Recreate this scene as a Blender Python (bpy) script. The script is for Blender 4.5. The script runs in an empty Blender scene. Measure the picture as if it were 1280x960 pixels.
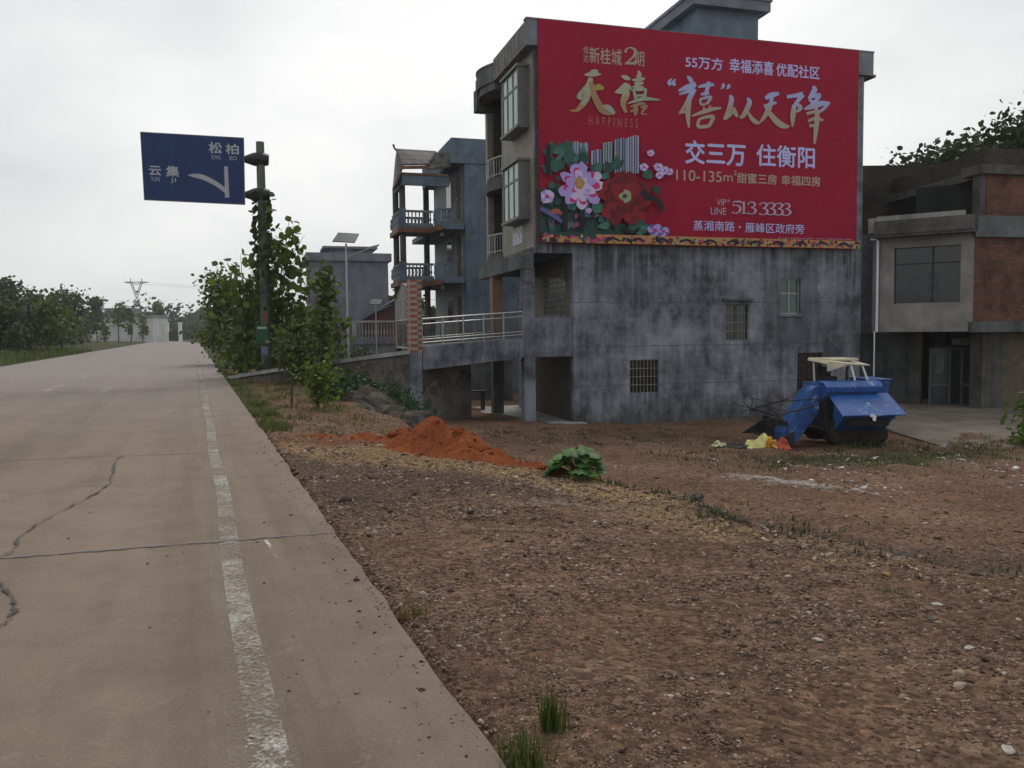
import bpy, math, random
import numpy as np
from mathutils import Matrix, Vector
PI = math.pi
R_ = math.radians
scn = bpy.context.scene
col = scn.collection
# ---------------------------------------------------------------- camera
FPX, PITCH, ROLL, CAMZ = 1040.0, R_(3.6), R_(.62), 1.65
_F = np.array([0, math.cos(PITCH), -math.sin(PITCH)])
_U0 = np.array([0, math.sin(PITCH), math.cos(PITCH)])
_X = np.array([1., 0, 0])
_R = math.cos(ROLL)*_X - math.sin(ROLL)*_U0
_U = math.sin(ROLL)*_X + math.cos(ROLL)*_U0
_O = np.array([0, 0, CAMZ])
cd = bpy.data.cameras.new('camera')
cam = bpy.data.objects.new('camera', cd)
col.objects.link(cam)
cd.sensor_width = 36
cd.lens = 36*FPX/1280
cd.clip_start, cd.clip_end = .05, 4000
cam.matrix_world = Matrix([[_R[i], _U[i], -_F[i], _O[i]] for i in range(3)] + [[0, 0, 0, 1]])
scn.camera = cam
# ---------------------------------------------------------------- sky, sun, exposure
SUN_EL, SUN_AZ = R_(50), R_(8)          # azimuth from +Y towards +X
w = bpy.data.worlds.new('World')
scn.world = w
w.use_nodes = True
nt = w.node_tree
nt.nodes.clear()
N = nt.nodes.new
sky = N('ShaderNodeTexSky'); sky.sky_type = 'NISHITA'; sky.sun_disc = False
sky.sun_elevation = SUN_EL; sky.sun_rotation = SUN_AZ; sky.dust_density = 4; sky.air_density = 1.5
hs = N('ShaderNodeHueSaturation'); hs.inputs['Saturation'].default_value = .25; hs.inputs['Value'].default_value = .8
tc = N('ShaderNodeTexCoord'); mp = N('ShaderNodeMapping'); mp.inputs['Scale'].default_value = (1, 1, 2.2)
nz = N('ShaderNodeTexNoise'); nz.inputs['Scale'].default_value = 2.2; nz.inputs['Detail'].default_value = 5
rp = N('ShaderNodeValToRGB')
rp.color_ramp.elements[0].position = .22; rp.color_ramp.elements[0].color = (.58, .605, .62, 1)
rp.color_ramp.elements[1].position = .78; rp.color_ramp.elements[1].color = (.885, .89, .88, 1)
mul = N('ShaderNodeVectorMath'); mul.operation = 'SCALE'; mul.inputs['Scale'].default_value = 9.6
mx = N('ShaderNodeMix'); mx.data_type = 'RGBA'; mx.inputs[0].default_value = .88
bg = N('ShaderNodeBackground'); bg.inputs['Strength'].default_value = .1
out = N('ShaderNodeOutputWorld')
l = nt.links.new
l(sky.outputs[0], hs.inputs['Color']); l(tc.outputs['Generated'], mp.inputs[0]); l(mp.outputs[0], nz.inputs['Vector'])
dt = N('ShaderNodeVectorMath'); dt.operation = 'DOT_PRODUCT'; l(tc.outputs['Generated'], dt.inputs[0])
dt.inputs[1].default_value = (math.sin(R_(8))*math.cos(R_(42)), math.cos(R_(8))*math.cos(R_(42)), math.sin(R_(42)))    # thinner cloud round the hidden sun
gl_ = N('ShaderNodeMapRange'); l(dt.outputs['Value'], gl_.inputs[0]); gl_.inputs[1].default_value = .45; gl_.inputs[2].default_value = 1.; gl_.inputs[3].default_value = -.16; gl_.inputs[4].default_value = .24
cs = N('ShaderNodeMapRange'); cs.clamp = False; l(nz.outputs['Fac'], cs.inputs[0]); cs.inputs[1].default_value = .3; cs.inputs[2].default_value = .7; cs.inputs[3].default_value = .18; cs.inputs[4].default_value = .82
ad = N('ShaderNodeMath'); l(cs.outputs[0], ad.inputs[0]); l(gl_.outputs[0], ad.inputs[1])
l(ad.outputs[0], rp.inputs[0]); l(rp.outputs[0], mul.inputs[0]); l(hs.outputs[0], mx.inputs[6]); l(mul.outputs[0], mx.inputs[7])
l(mx.outputs[2], bg.inputs['Color']); l(bg.outputs[0], out.inputs[0])
sd = bpy.data.lights.new('sun', 'SUN'); sd.energy = 1.1; sd.angle = R_(18); sd.color = (1, .95, .88)
sun = bpy.data.objects.new('sun', sd); col.objects.link(sun)
_sv = Vector((math.sin(SUN_AZ)*math.cos(SUN_EL), math.cos(SUN_AZ)*math.cos(SUN_EL), math.sin(SUN_EL)))
sun.rotation_euler = _sv.to_track_quat('Z', 'Y').to_euler()
vs = scn.view_settings
scn.display_settings.display_device = 'sRGB'
vs.view_transform = 'Standard'; vs.look = 'None'; vs.gamma = 1; vs.use_curve_mapping = False
vs.exposure = 0.3
scn.cycles.max_bounces = 6; scn.cycles.transparent_max_bounces = 12
scn.cycles.use_denoising = True

# ---------------------------------------------------------------- measuring helpers (rays of the surveyed photo)
def ray(u, v): return _F + _R*(u-640)/FPX - _U*(v-480)/FPX
def P(u, v, Y):
    d = ray(u, v); return _O + d*(Y/d[1])
def G(u, v, z=0.):
    d = ray(u, v); return _O + d*((z-CAMZ)/d[2])
YAW = R_(16.3)
S = np.array([math.cos(YAW), math.sin(YAW), 0]); T = np.array([-math.sin(YAW), math.cos(YAW), 0])
def W(C, u, v, t=0.):
    d = ray(u, v); q = _O + d*(((C+T*t-_O)@T)/(d@T)); return (q-C)@S, q[2]

# ---------------------------------------------------------------- mesh helpers
class MB:
    def __init__(s): s.v, s.f, s.m = [], [], []
    def add(s, vs, fs, m=0):
        o = len(s.v); s.v += [tuple(map(float, p)) for p in vs]
        for f in fs: s.f.append(tuple(i+o for i in f)); s.m.append(m)
        return s
    def box(s, x0, x1, y0, y1, z0, z1, m=0):
        return s.add([(x0,y0,z0),(x1,y0,z0),(x1,y1,z0),(x0,y1,z0),(x0,y0,z1),(x1,y0,z1),(x1,y1,z1),(x0,y1,z1)],
                     [(3,2,1,0),(4,5,6,7),(0,1,5,4),(1,2,6,5),(2,3,7,6),(3,0,4,7)], m)
    def hexa(s, p, m=0):   # 8 points, bottom ring then top ring
        return s.add(p, [(3,2,1,0),(4,5,6,7),(0,1,5,4),(1,2,6,5),(2,3,7,6),(3,0,4,7)], m)
    def poly(s, pts, m=0): return s.add(pts, [tuple(range(len(pts)))], m)
    def prism(s, pts, vec, m=0):
        n = len(pts); q = [tuple(np.array(p)+np.array(vec)) for p in pts]
        fs = [tuple(range(n))[::-1], tuple(range(n, 2*n))] + [(i, (i+1) % n, n+(i+1) % n, n+i) for i in range(n)]
        return s.add(list(pts)+q, fs, m)
    def tube(s, pts, r, n=8, m=0, cap=True):
        pts = [np.array(p, float) for p in pts]; k = len(pts)
        rs = r if isinstance(r, (list, tuple)) else [r]*k
        vs, fs = [], []; ref = None
        for i, p in enumerate(pts):
            d = pts[min(i+1, k-1)]-pts[max(i-1, 0)]; d = d/(np.linalg.norm(d)+1e-9)
            if ref is None:
                ref = np.array([0, 0, 1.]) if abs(d[2]) < .9 else np.array([1., 0, 0])
            a = np.cross(d, ref); a /= np.linalg.norm(a)+1e-9; b = np.cross(d, a); ref = np.cross(a, d)
            for j in range(n):
                t = 2*PI*j/n; vs.append(p+rs[i]*(a*math.cos(t)+b*math.sin(t)))
        for i in range(k-1):
            for j in range(n):
                fs.append((i*n+j, i*n+(j+1) % n, (i+1)*n+(j+1) % n, (i+1)*n+j))
        if cap: fs += [tuple(range(n))[::-1], tuple(range((k-1)*n, k*n))]
        return s.add(vs, fs, m)
    def lathe(s, c, prof, n=10, m=0):
        vs, fs = [], []
        for r, z in prof:
            for j in range(n):
                t = 2*PI*j/n; vs.append((c[0]+r*math.cos(t), c[1]+r*math.sin(t), c[2]+z))
        for i in range(len(prof)-1):
            for j in range(n): fs.append((i*n+j, i*n+(j+1) % n, (i+1)*n+(j+1) % n, (i+1)*n+j))
        fs += [tuple(range(n))[::-1], tuple(range((len(prof)-1)*n, len(prof)*n))]
        return s.add(vs, fs, m)
    def wall(s, x0, x1, z0, z1, y, th, holes, m=0):
        # a slab in the x-z plane, front face at y, with real rectangular openings
        xs = sorted({x0, x1} | {h[0] for h in holes} | {h[1] for h in holes}); zs = sorted({z0, z1} | {h[2] for h in holes} | {h[3] for h in holes})
        xs = [x for x in xs if x0 <= x <= x1]; zs = [z for z in zs if z0 <= z <= z1]
        def hole(i, j):
            if i < 0 or j < 0 or i >= len(xs)-1 or j >= len(zs)-1: return True
            cx, cz = (xs[i]+xs[i+1])/2, (zs[j]+zs[j+1])/2
            return any(h[0] < cx < h[1] and h[2] < cz < h[3] for h in holes)
        for i in range(len(xs)-1):
            for j in range(len(zs)-1):
                if hole(i, j): continue
                a, b, c, d = xs[i], xs[i+1], zs[j], zs[j+1]; y2 = y+th
                s.poly([(a,y,c),(b,y,c),(b,y,d),(a,y,d)], m); s.poly([(b,y2,c),(a,y2,c),(a,y2,d),(b,y2,d)], m)
                if hole(i-1, j): s.poly([(a,y2,c),(a,y,c),(a,y,d),(a,y2,d)], m)
                if hole(i+1, j): s.poly([(b,y,c),(b,y2,c),(b,y2,d),(b,y,d)], m)
                if hole(i, j-1): s.poly([(a,y2,c),(b,y2,c),(b,y,c),(a,y,c)], m)
                if hole(i, j+1): s.poly([(a,y,d),(b,y,d),(b,y2,d),(a,y2,d)], m)
        return s
    def swap(s):   # swap x and y (used for walls that run along t), keeps normals outward
        s.v = [(y, x, z) for x, y, z in s.v]; s.f = [f[::-1] for f in s.f]; return s
    def build(s, name, mats, parent=None, smooth=False, bevel=0):
        me = bpy.data.meshes.new(name); me.from_pydata(s.v, [], s.f)
        if not isinstance(mats, (list, tuple)): mats = [mats]
        for k in mats: me.materials.append(k)
        if len(mats) > 1: me.polygons.foreach_set('material_index', s.m)
        if smooth: me.polygons.foreach_set('use_smooth', [True]*len(s.f))
        me.update()
        o = bpy.data.objects.new(name, me); col.objects.link(o)
        if parent is not None: o.parent = parent
        if bevel:
            b = o.modifiers.new('bevel', 'BEVEL'); b.width = bevel; b.segments = 2; b.limit_method = 'ANGLE'
        return o
def npmesh(name, V, F, mats, parent=None, mi=None):
    me = bpy.data.meshes.new(name); V = np.asarray(V, np.float32); F = np.asarray(F, np.int32); n, k = F.shape
    me.vertices.add(len(V)); me.vertices.foreach_set('co', V.ravel())
    me.loops.add(n*k); me.loops.foreach_set('vertex_index', F.ravel())
    me.polygons.add(n); me.polygons.foreach_set('loop_start', np.arange(0, n*k, k, dtype=np.int32))
    if not isinstance(mats, (list, tuple)): mats = [mats]
    for m in mats: me.materials.append(m)
    if mi is not None: me.polygons.foreach_set('material_index', np.asarray(mi, np.int32))
    me.update(calc_edges=True); me.validate()
    o = bpy.data.objects.new(name, me); col.objects.link(o)
    if parent is not None: o.parent = parent
    return o
def tag(o, label, cat, group=None, kind=None):
    o['label'] = label; o['category'] = cat
    if group: o['group'] = group
    if kind: o['kind'] = kind
    return o
def struct(o): o['kind'] = 'structure'; return o
def stuff(o, label, cat): return tag(o, label, cat, kind='stuff')
def thing(name, label, cat, loc=(0, 0, 0), rz=0, group=None):
    o = bpy.data.objects.new(name, None); o.empty_display_size = .2; col.objects.link(o)
    o.location = [float(c) for c in loc]; o.rotation_euler = (0, 0, rz)
    return tag(o, label, cat, group)
def plabel(o, s): o['label'] = s; return o

# ---------------------------------------------------------------- materials
def nodes(name):
    m = bpy.data.materials.new(name); m.use_nodes = True; t = m.node_tree
    return m, t, t.nodes['Principled BSDF'], t.nodes.new, t.links.new
def rgb(c): return (c[0], c[1], c[2], 1)
def noise(t, scale, vec=None, detail=6, rough=.6, stretch=None):
    n = t.nodes.new('ShaderNodeTexNoise'); n.inputs['Scale'].default_value = scale; n.inputs['Detail'].default_value = detail; n.inputs['Roughness'].default_value = rough
    if vec is None: vec = t.nodes.new('ShaderNodeTexCoord').outputs['Object']
    if stretch:
        mp = t.nodes.new('ShaderNodeMapping'); mp.inputs['Scale'].default_value = stretch; t.links.new(vec, mp.inputs[0]); vec = mp.outputs[0]
    t.links.new(vec, n.inputs['Vector']); return n.outputs['Fac']
def ramp(t, fac, stops):
    r = t.nodes.new('ShaderNodeValToRGB'); e = r.color_ramp.elements
    while len(e) < len(stops): e.new(.5)
    for k, (p, c) in zip(e, stops): k.position = p; k.color = rgb(c) if hasattr(c, '__len__') else (c, c, c, 1)
    t.links.new(fac, r.inputs[0]); return r.outputs[0]
def mixc(t, fac, a, b, mode='MIX'):
    m = t.nodes.new('ShaderNodeMix'); m.data_type = 'RGBA'; m.blend_type = mode
    for i, x in ((0, fac), (6, a), (7, b)):
        if isinstance(x, (int, float)): m.inputs[i].default_value = x
        elif isinstance(x, (tuple, list)): m.inputs[i].default_value = rgb(x)
        else: t.links.new(x, m.inputs[i])
    return m.outputs[2]
def math_(t, op, a, b=0.):
    m = t.nodes.new('ShaderNodeMath'); m.operation = op
    for i, x in ((0, a), (1, b)):
        if isinstance(x, (int, float)): m.inputs[i].default_value = x
        else: t.links.new(x, m.inputs[i])
    return m.outputs[0]
def bump(t, b, h, strength=.4, dist=.02):
    n = t.nodes.new('ShaderNodeBump'); n.inputs['Strength'].default_value = strength; n.inputs['Distance'].default_value = dist
    t.links.new(h, n.inputs['Height']); t.links.new(n.outputs[0], b.inputs['Normal'])
def plain(name, c, rough=.7, metal=0, var=.25, scale=3, bmp=0, spec=.3):
    m, t, b, N, L = nodes(name)
    f = noise(t, scale)
    L(ramp(t, f, [(.3, [x*(1-var) for x in c]), (.7, [min(1, x*(1+var)) for x in c])]), b.inputs['Base Color'])
    b.inputs['Roughness'].default_value = rough; b.inputs['Metallic'].default_value = metal; b.inputs['Specular IOR Level'].default_value = spec
    if bmp: bump(t, b, noise(t, 60), bmp)
    return m
def cement(name, dark, light, streak=.6, stain=.5, warm=None):
    m, t, b, N, L = nodes(name)
    f1 = noise(t, .42, detail=9, rough=.62); f2 = noise(t, 1.5, detail=9, rough=.72, stretch=(1, 1, .7)); f3 = noise(t, 1.9, detail=7, rough=.65, stretch=(1.3, 1.3, .22)); f4 = noise(t, 15, detail=6, rough=.75)
    f5 = noise(t, 1.1, detail=6, rough=.6, stretch=(.12, .12, 1.6))
    s = math_(t, 'ADD', math_(t, 'MULTIPLY', f1, .3), math_(t, 'MULTIPLY', f2, .34)); s = math_(t, 'ADD', s, math_(t, 'MULTIPLY', f3, .16)); s = math_(t, 'ADD', s, math_(t, 'MULTIPLY', f5, .12)); s = math_(t, 'ADD', s, math_(t, 'MULTIPLY', f4, .08))
    mid = [a*.55+c*.45 for a, c in zip(dark, light)]
    c = ramp(t, s, [(.39, [x*.8 for x in dark]), (.445, dark), (.5, mid), (.575, light)])
    sp = ramp(t, noise(t, 4.2, detail=10, rough=.8), [(.56, 0), (.66, 1)]); big = ramp(t, noise(t, .6, detail=5), [(.45, 0), (.6, 1)])
    c = mixc(t, math_(t, 'MULTIPLY', math_(t, 'MULTIPLY', sp, big), stain), c, [x*.5 for x in dark])
    st = ramp(t, noise(t, 3.1, detail=6, rough=.6, stretch=(1.6, 1.6, .1)), [(.55, 0), (.72, 1)])
    c = mixc(t, math_(t, 'MULTIPLY', st, streak*.5), c, [min(1, x*1.15) for x in light])
    if warm:   # rain drips below the sills, floor lines and a muddy splash along the foot of the wall
        sx = N('ShaderNodeSeparateXYZ'); L(N('ShaderNodeTexCoord').outputs['Object'], sx.inputs[0]); dr = ramp(t, noise(t, 6, detail=4, stretch=(1, 1, .05)), [(.45, 0), (.62, 1)])
        def mrange(v, a, b_): q = N('ShaderNodeMapRange'); L(v, q.inputs[0]); q.inputs[1].default_value = a; q.inputs[2].default_value = b_; return q.outputs[0]
        for (xa, xb, zb) in warm:
            q = N('ShaderNodeMath'); q.operation = 'COMPARE'; L(sx.outputs[0], q.inputs[0]); q.inputs[1].default_value = (xa+xb)/2; q.inputs[2].default_value = (xb-xa)/2+.05
            z_ = math_(t, 'MULTIPLY', mrange(sx.outputs[2], zb-1.1, zb), math_(t, 'LESS_THAN', sx.outputs[2], zb)); c = mixc(t, math_(t, 'MULTIPLY', math_(t, 'MULTIPLY', q.outputs[0], z_), math_(t, 'MULTIPLY', dr, .6)), c, [x*.45 for x in dark])
        fw = math_(t, 'MULTIPLY', math_(t, 'SUBTRACT', f2, .5), 1.6); sp = mrange(math_(t, 'ADD', sx.outputs[2], fw), -.75, -1.75); c = mixc(t, math_(t, 'MULTIPLY', sp, .75), c, (.05, .042, .036))
        for (xa, xb, za, zb, amt) in ((8.7, 11.1, 1.05, 3.95, .5), (2.2, 4.6, 2.75, 3.7, .3), (5.2, 6.3, -.9, .7, .22), (11.3, 12.6, .2, 2.2, .3), (1.5, 2.7, -.2, .9, .25)):
            wx = math_(t, 'ADD', sx.outputs[0], math_(t, 'MULTIPLY', math_(t, 'SUBTRACT', f2, .5), .9)); wz = math_(t, 'ADD', sx.outputs[2], math_(t, 'MULTIPLY', math_(t, 'SUBTRACT', f3, .5), .9))
            q1 = N('ShaderNodeMath'); q1.operation = 'COMPARE'; L(wx, q1.inputs[0]); q1.inputs[1].default_value = (xa+xb)/2; q1.inputs[2].default_value = (xb-xa)/2
            q2 = N('ShaderNodeMath'); q2.operation = 'COMPARE'; L(wz, q2.inputs[0]); q2.inputs[1].default_value = (za+zb)/2; q2.inputs[2].default_value = (zb-za)/2
            c = mixc(t, math_(t, 'MULTIPLY', math_(t, 'MULTIPLY', q1.outputs[0], q2.outputs[0]), amt), c, dark)
        # pale lime runs from the sheet's lower edge
        lr = math_(t, 'MULTIPLY', mrange(sx.outputs[2], 2.4, 4.5), ramp(t, noise(t, 2.6, detail=5, stretch=(2.5, 2.5, .05)), [(.5, 0), (.62, 1)])); c = mixc(t, math_(t, 'MULTIPLY', lr, .7), c, light)
        for zl in (-.25, 1.1, 2.62):
            q = N('ShaderNodeMath'); q.operation = 'COMPARE'; L(math_(t, 'ADD', sx.outputs[2], math_(t, 'MULTIPLY', math_(t, 'SUBTRACT', f3, .5), .12)), q.inputs[0]); q.inputs[1].default_value = zl; q.inputs[2].default_value = .022; c = mixc(t, math_(t, 'MULTIPLY', q.outputs[0], .5), c, dark)
    L(c, b.inputs['Base Color']); b.inputs['Roughness'].default_value = .92; b.inputs['Specular IOR Level'].default_value = .15
    bump(t, b, f4, .35, .015); return m
def coursed(name, c1, c2, mortar, bw, bh, mw=.01, rough=.85, wear=.4, bmp=.5, off=.5):
    m, t, b, N, L = nodes(name)
    sx = N('ShaderNodeSeparateXYZ'); cb = N('ShaderNodeCombineXYZ'); L(N('ShaderNodeTexCoord').outputs['Object'], sx.inputs[0])
    L(math_(t, 'ADD', sx.outputs[0], sx.outputs[1]), cb.inputs[0]); L(sx.outputs[2], cb.inputs[1])
    k = N('ShaderNodeTexBrick'); L(cb.outputs[0], k.inputs['Vector']); k.offset = off
    for n_, v in (('Color1', rgb(c1)), ('Color2', rgb(c2)), ('Mortar', rgb(mortar)), ('Scale', 1.), ('Mortar Size', mw), ('Brick Width', bw), ('Row Height', bh), ('Bias', -.1)): k.inputs[n_].default_value = v
    f = noise(t, 1.3, detail=8, rough=.7); c = mixc(t, 1., k.outputs['Color'], ramp(t, f, [(.3, 1-wear), (.65, 1.15)]), 'MULTIPLY')
    L(c, b.inputs['Base Color']); b.inputs['Roughness'].default_value = rough
    bump(t, b, math_(t, 'MULTIPLY', k.outputs['Fac'], -1.), bmp, .01); return m
def glass(name, c, rough=.12):
    m = plain(name, c, rough, 0, .3, .8, spec=.6); return m
def leafmat(name, c, yellow=.0):
    m, t, b, N, L = nodes(name)
    g = N('ShaderNodeNewGeometry').outputs['Random Per Island']
    cc = ramp(t, g, [(0, [x*.55 for x in c]), (.5, c), (.9, [c[0]*1.6, c[1]*1.45, c[2]*1.2]), (1, [c[0]*(1.6+8*yellow), c[1]*(1.5+2*yellow), c[2]*1.2])])
    L(cc, b.inputs['Base Color']); b.inputs['Roughness'].default_value = .55; b.inputs['Specular IOR Level'].default_value = .25
    tr = N('ShaderNodeBsdfTranslucent'); L(mixc(t, 1., cc, (.9, 1, .5), 'MULTIPLY'), tr.inputs['Color'])
    mx = N('ShaderNodeMixShader'); mx.inputs[0].default_value = .35; L(b.outputs[0], mx.inputs[1]); L(tr.outputs[0], mx.inputs[2]); L(mx.outputs[0], t.nodes['Material Output'].inputs[0])
    return m
def islands(name, stops, rough=.9):
    m, t, b, N, L = nodes(name)
    g = N('ShaderNodeNewGeometry').outputs['Random Per Island']; L(ramp(t, g, stops), b.inputs['Base Color']); b.inputs['Roughness'].default_value = rough; b.inputs['Specular IOR Level'].default_value = .2
    return m
cem1 = cement('weathered_cement', (.06, .066, .08), (.225, .245, .285), .5, .7)
cem1w = cement('weathered_side_wall', (.064, .07, .084), (.265, .288, .335), .45, .75, [(3.4, 4.5, -.56), (7.15, 8.08, 1.24), (9.3, 10.36, 2.1), (10.15, 11.26, -.65)])
cem2 = cement('bluish_cement', (.085, .11, .145), (.16, .2, .25), .4, .3)
cem3 = cement('grey_cement', (.13, .145, .17), (.22, .24, .275), .3, .25)
cem4 = cement('old_plaster', (.055, .053, .05), (.13, .125, .12), .6, .5)
cemP = cement('pale_cement', (.22, .22, .215), (.4, .4, .39), .5, .35)
cemB = cement('beam_cement', (.07, .072, .075), (.15, .155, .16), .5, .4)
tile_beige = coursed('beige_facade_tile', (.24, .2, .165), (.3, .255, .21), (.12, .105, .09), .2, .1, .012, .6, .35, .3, 0)
tile_brown = coursed('brown_wall_tile', (.13, .1, .08), (.17, .13, .1), (.07, .055, .045), .24, .12, .01, .55, .3, .3, 0)
red_brick = coursed('red_brick', (.22, .07, .04), (.12, .045, .03), (.085, .068, .06), .36, .115, .02, .95, .8, .9)
old_brick = coursed('sooty_brick', (.06, .036, .03), (.04, .027, .024), (.045, .038, .035), .36, .115, .02, .95, .7, .9)
pillar_brick = coursed('striped_pillar_brick', (.24, .075, .06), (.2, .065, .05), (.3, .24, .21), 6, .19, .05, .8, .25, .5, 0)
tan_brick = coursed('tan_pillar_brick', (.28, .2, .13), (.24, .17, .11), (.12, .09, .07), 6, .19, .05, .8, .25, .5, 0)
porch_brick = coursed('orange_pillar_brick', (.26, .13, .08), (.22, .1, .06), (.2, .15, .11), 6, .12, .03, .8, .25, .5, 0)
stone_wall = None
white_paint = plain('white_paint', (.72, .72, .7), .5, var=.08)
grey_alu = plain('grey_aluminium', (.3, .31, .3), .4, .2, .1)
steel = plain('stainless_steel', (.33, .33, .32), .38, .8, .1)
iron_dark = plain('dark_iron', (.035, .035, .036), .55, .4, .3)
iron_white = plain('pale_grille', (.27, .27, .25), .5, .1, .3)
rusty = plain('rusty_steel', (.1, .06, .045), .8, .2, .5, 9)
glass_dark = glass('dark_glass', (.012, .015, .016)); glass_green = glass('green_glass', (.2, .3, .28), .15); glass_teal = glass('teal_glass', (.05, .1, .085), .12)
dark_void = plain('interior_shade', (.02, .02, .022), .9)  # near-black colour stands in for the unlit depth of openings
wood_dark = plain('dark_wood', (.07, .045, .03), .7, var=.4, scale=8)
wood_orange = plain('orange_varnished_wood', (.15, .068, .036), .6, var=.5, scale=4)
bark = plain('bark', (.075, .06, .045), .95, var=.45, scale=14, bmp=.6)
blue_paint = None

# ---------------------------------------------------------------- terrain
RD = np.array([-.356, .9345]); RN = np.array([.9345, .356]); E0 = np.array([-1.72, 7.46])
RW = 11.2
def da(x, y): return (x-E0[0])*RN[0]+(y-E0[1])*RN[1], (x-E0[0])*RD[0]+(y-E0[1])*RD[1]
def xy(d, a): return E0[0]+d*RN[0]+a*RD[0], E0[1]+d*RN[1]+a*RD[1]
def sst(x): x = np.clip(x, 0, 1); return x*x*(3-2*x)
def waves(x, y, k=1.): return (np.sin(1.7*k*x+.6*np.sin(1.3*k*y))*np.cos(1.1*k*y+.8*np.sin(.9*k*x+1))+.5*np.sin(3.7*k*x-2.1*k*y+1.2)*np.cos(2.9*k*y+1.9*k*x))
def bank(a): return np.where(a < 5, 3.75-.26*a, 2.45+.02*(a-5)) + .25*np.sin(1.3*a)+.12*np.sin(3.1*a+1)
def height(x, y):
    x = np.asarray(x, float); y = np.asarray(y, float); d, a = da(x, y)
    db = np.minimum(bank(a), 7.5)
    lot = -.03-.045*np.clip(d, 0, db)
    low = -.5*sst((d-db)/1.1) - .055*np.clip(d-db-1.7, 0, 9) - .026*np.clip(a, 0, 20)*sst((d-db)/3)
    low = low*np.where(a > 60, 1-sst((a-60)/60), 1)
    z = np.where(d > 0, lot+low, 0)
    nz = .022*waves(x, y, 1.4)+.012*waves(x+3, y-2, 3.9)
    amp = sst(d/.8)*sst((22-d)/6+1)
    z = z + np.where(d > 0, nz*amp*(1+.8*sst((d-db)/1.)), 0)
    z = z - .03*(np.exp(-((a-(1.1-.62*(d-1.2)))/.2)**2)+np.exp(-((a-(-.55-.5*(d-1.4)))/.17)**2))*sst((d-.6)/.8)*(d < 9)
    z = z + np.where(d > 16, 1.8*sst((d-30)/60), 0)
    dl = -RW-d
    lz = .02+.25*sst(dl/3)+.5*sst((dl-6)/15)+(3.6+9.5*sst((a-40)/190))*sst((dl-12)/(40+.1*np.clip(a, 0, 300)))*(1-.6*sst((a-300)/160)) + .06*waves(x, y, .5)*sst(dl/2)
    z = np.where(dl > 0, lz, z)
    z = np.where((d <= 0) & (dl <= 0), -.08, z)
    return z
def gz(x, y): return float(height(x, y))
def axis(parts):
    r = []
    for a, b, st in parts: r += list(np.arange(a, b, st))
    return np.array(r+[parts[-1][1]])
dv = axis([(-420, -60, 20), (-60, -RW-2, 2), (-RW-2, -RW+.02, .3), (-RW+.02, -.04, 3.7), (-.04, 13, .13), (13, 30, .4), (30, 60, 2), (60, 420, 24)])
av = axis([(-60, -9, 3), (-9, 17, .13), (17, 46, .35), (46, 110, 2), (110, 420, 10), (420, 640, 40)])
DD, AA = np.meshgrid(dv, av, indexing='ij')
XX, YY = xy(DD, AA); ZZ = height(XX, YY)
nD, nA = DD.shape
idx = np.arange(nD*nA).reshape(nD, nA)
Fq = np.stack([idx[:-1, :-1], idx[1:, :-1], idx[1:, 1:], idx[:-1, 1:]], -1).reshape(-1, 4)
def blob(x, y, cx, cy, ax, ay, rot=0):
    c, s = math.cos(rot), math.sin(rot); dx, dy = x-cx, y-cy
    return np.exp(-(((dx*c+dy*s)/ax)**2+((-dx*s+dy*c)/ay)**2))
db_ = bank(AA)
ochre = np.clip(1.3*np.exp(-((AA-(4.7-.85*(DD-1.2)))/1.35)**2)*sst((DD+.1)/.7)*sst((4.6-DD)/1.5), 0, 1)
ochre = np.clip(ochre+.7*np.exp(-((DD-(db_-.4))/.55)**2)*sst((5.5-AA)/2)*sst((AA+3)/3), 0, 1)
grey = np.clip(np.exp(-((AA-(1.9-.75*(DD-1.5)))/1.15)**2)*sst((DD+.1)/.5)*.9 + blob(DD, AA, .5, 1.5, .6, 2.2)*.8 + .35*blob(DD, AA, .4, -3.2, .5, 1.5), 0, 1)
redm = np.clip(blob(DD, AA, 2.2, 5.6, 1.9, .75, -.3)+blob(DD, AA, 1.2, 6.2, 1.2, .5)+.1*blob(DD, AA, 9, 2, 2.6, 1.2)+.3*sst((DD-db_-2)/2)*sst((7-AA)/5), 0, 1)
grass = np.clip(sst((AA-6.6)/1.5)*np.exp(-((DD-.25)/.35)**2)*.7+sst((AA-12)/4)*.35*sst((4.5-DD)/2) + .8*np.exp(-((DD-db_-.8)/.6)**2)*sst((5-AA)/2)*sst((AA+2.2)/2) + .85*blob(DD, AA, 13.5, 6.8, 5, 1.3)+.45*blob(DD, AA, 10.5, 13, 4, 1.6)+sst((AA-45)/20)*.9, 0, 1)
grass = np.where(DD < -RW, 1, grass)
pale = np.clip(blob(DD, AA, 8.5, 3.5, 1.2, .55, -.9)*.7+blob(DD, AA, 8.1, 4.6, .8, .3, -.7)*.4+blob(DD, AA, 12.5, 5.6, 1.5, .3, -.5)*.25, 0, 1)
dust = np.clip(np.exp(-((AA-(1.1-.62*(DD-1.2)))/.34)**2)*sst((DD-.6)/.8)+.9*np.exp(-((AA-(-.55-.5*(DD-1.4)))/.26)**2)*sst((DD-.5)/.6)+.6*np.exp(-((AA-(3.0-.66*(DD-1.2)))/.2)**2)*sst((DD-.6)/.8), 0, 1)*(.6+.4*np.clip(waves(XX, YY, 1.2), -1, 1))
ground_mat, t, b, N, L = nodes('stony_soil')
def attr(n): a = t.nodes.new('ShaderNodeAttribute'); a.attribute_name = n; return a.outputs['Fac']
n1 = noise(t, .7, detail=8, rough=.65); n2 = noise(t, 7, detail=8, rough=.7); n3 = noise(t, 46, detail=6, rough=.75); n4 = noise(t, 140, detail=3)
c = ramp(t, n1, [(.32, (.13, .075, .05)), (.5, (.19, .116, .077)), (.66, (.26, .174, .122))])
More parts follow.
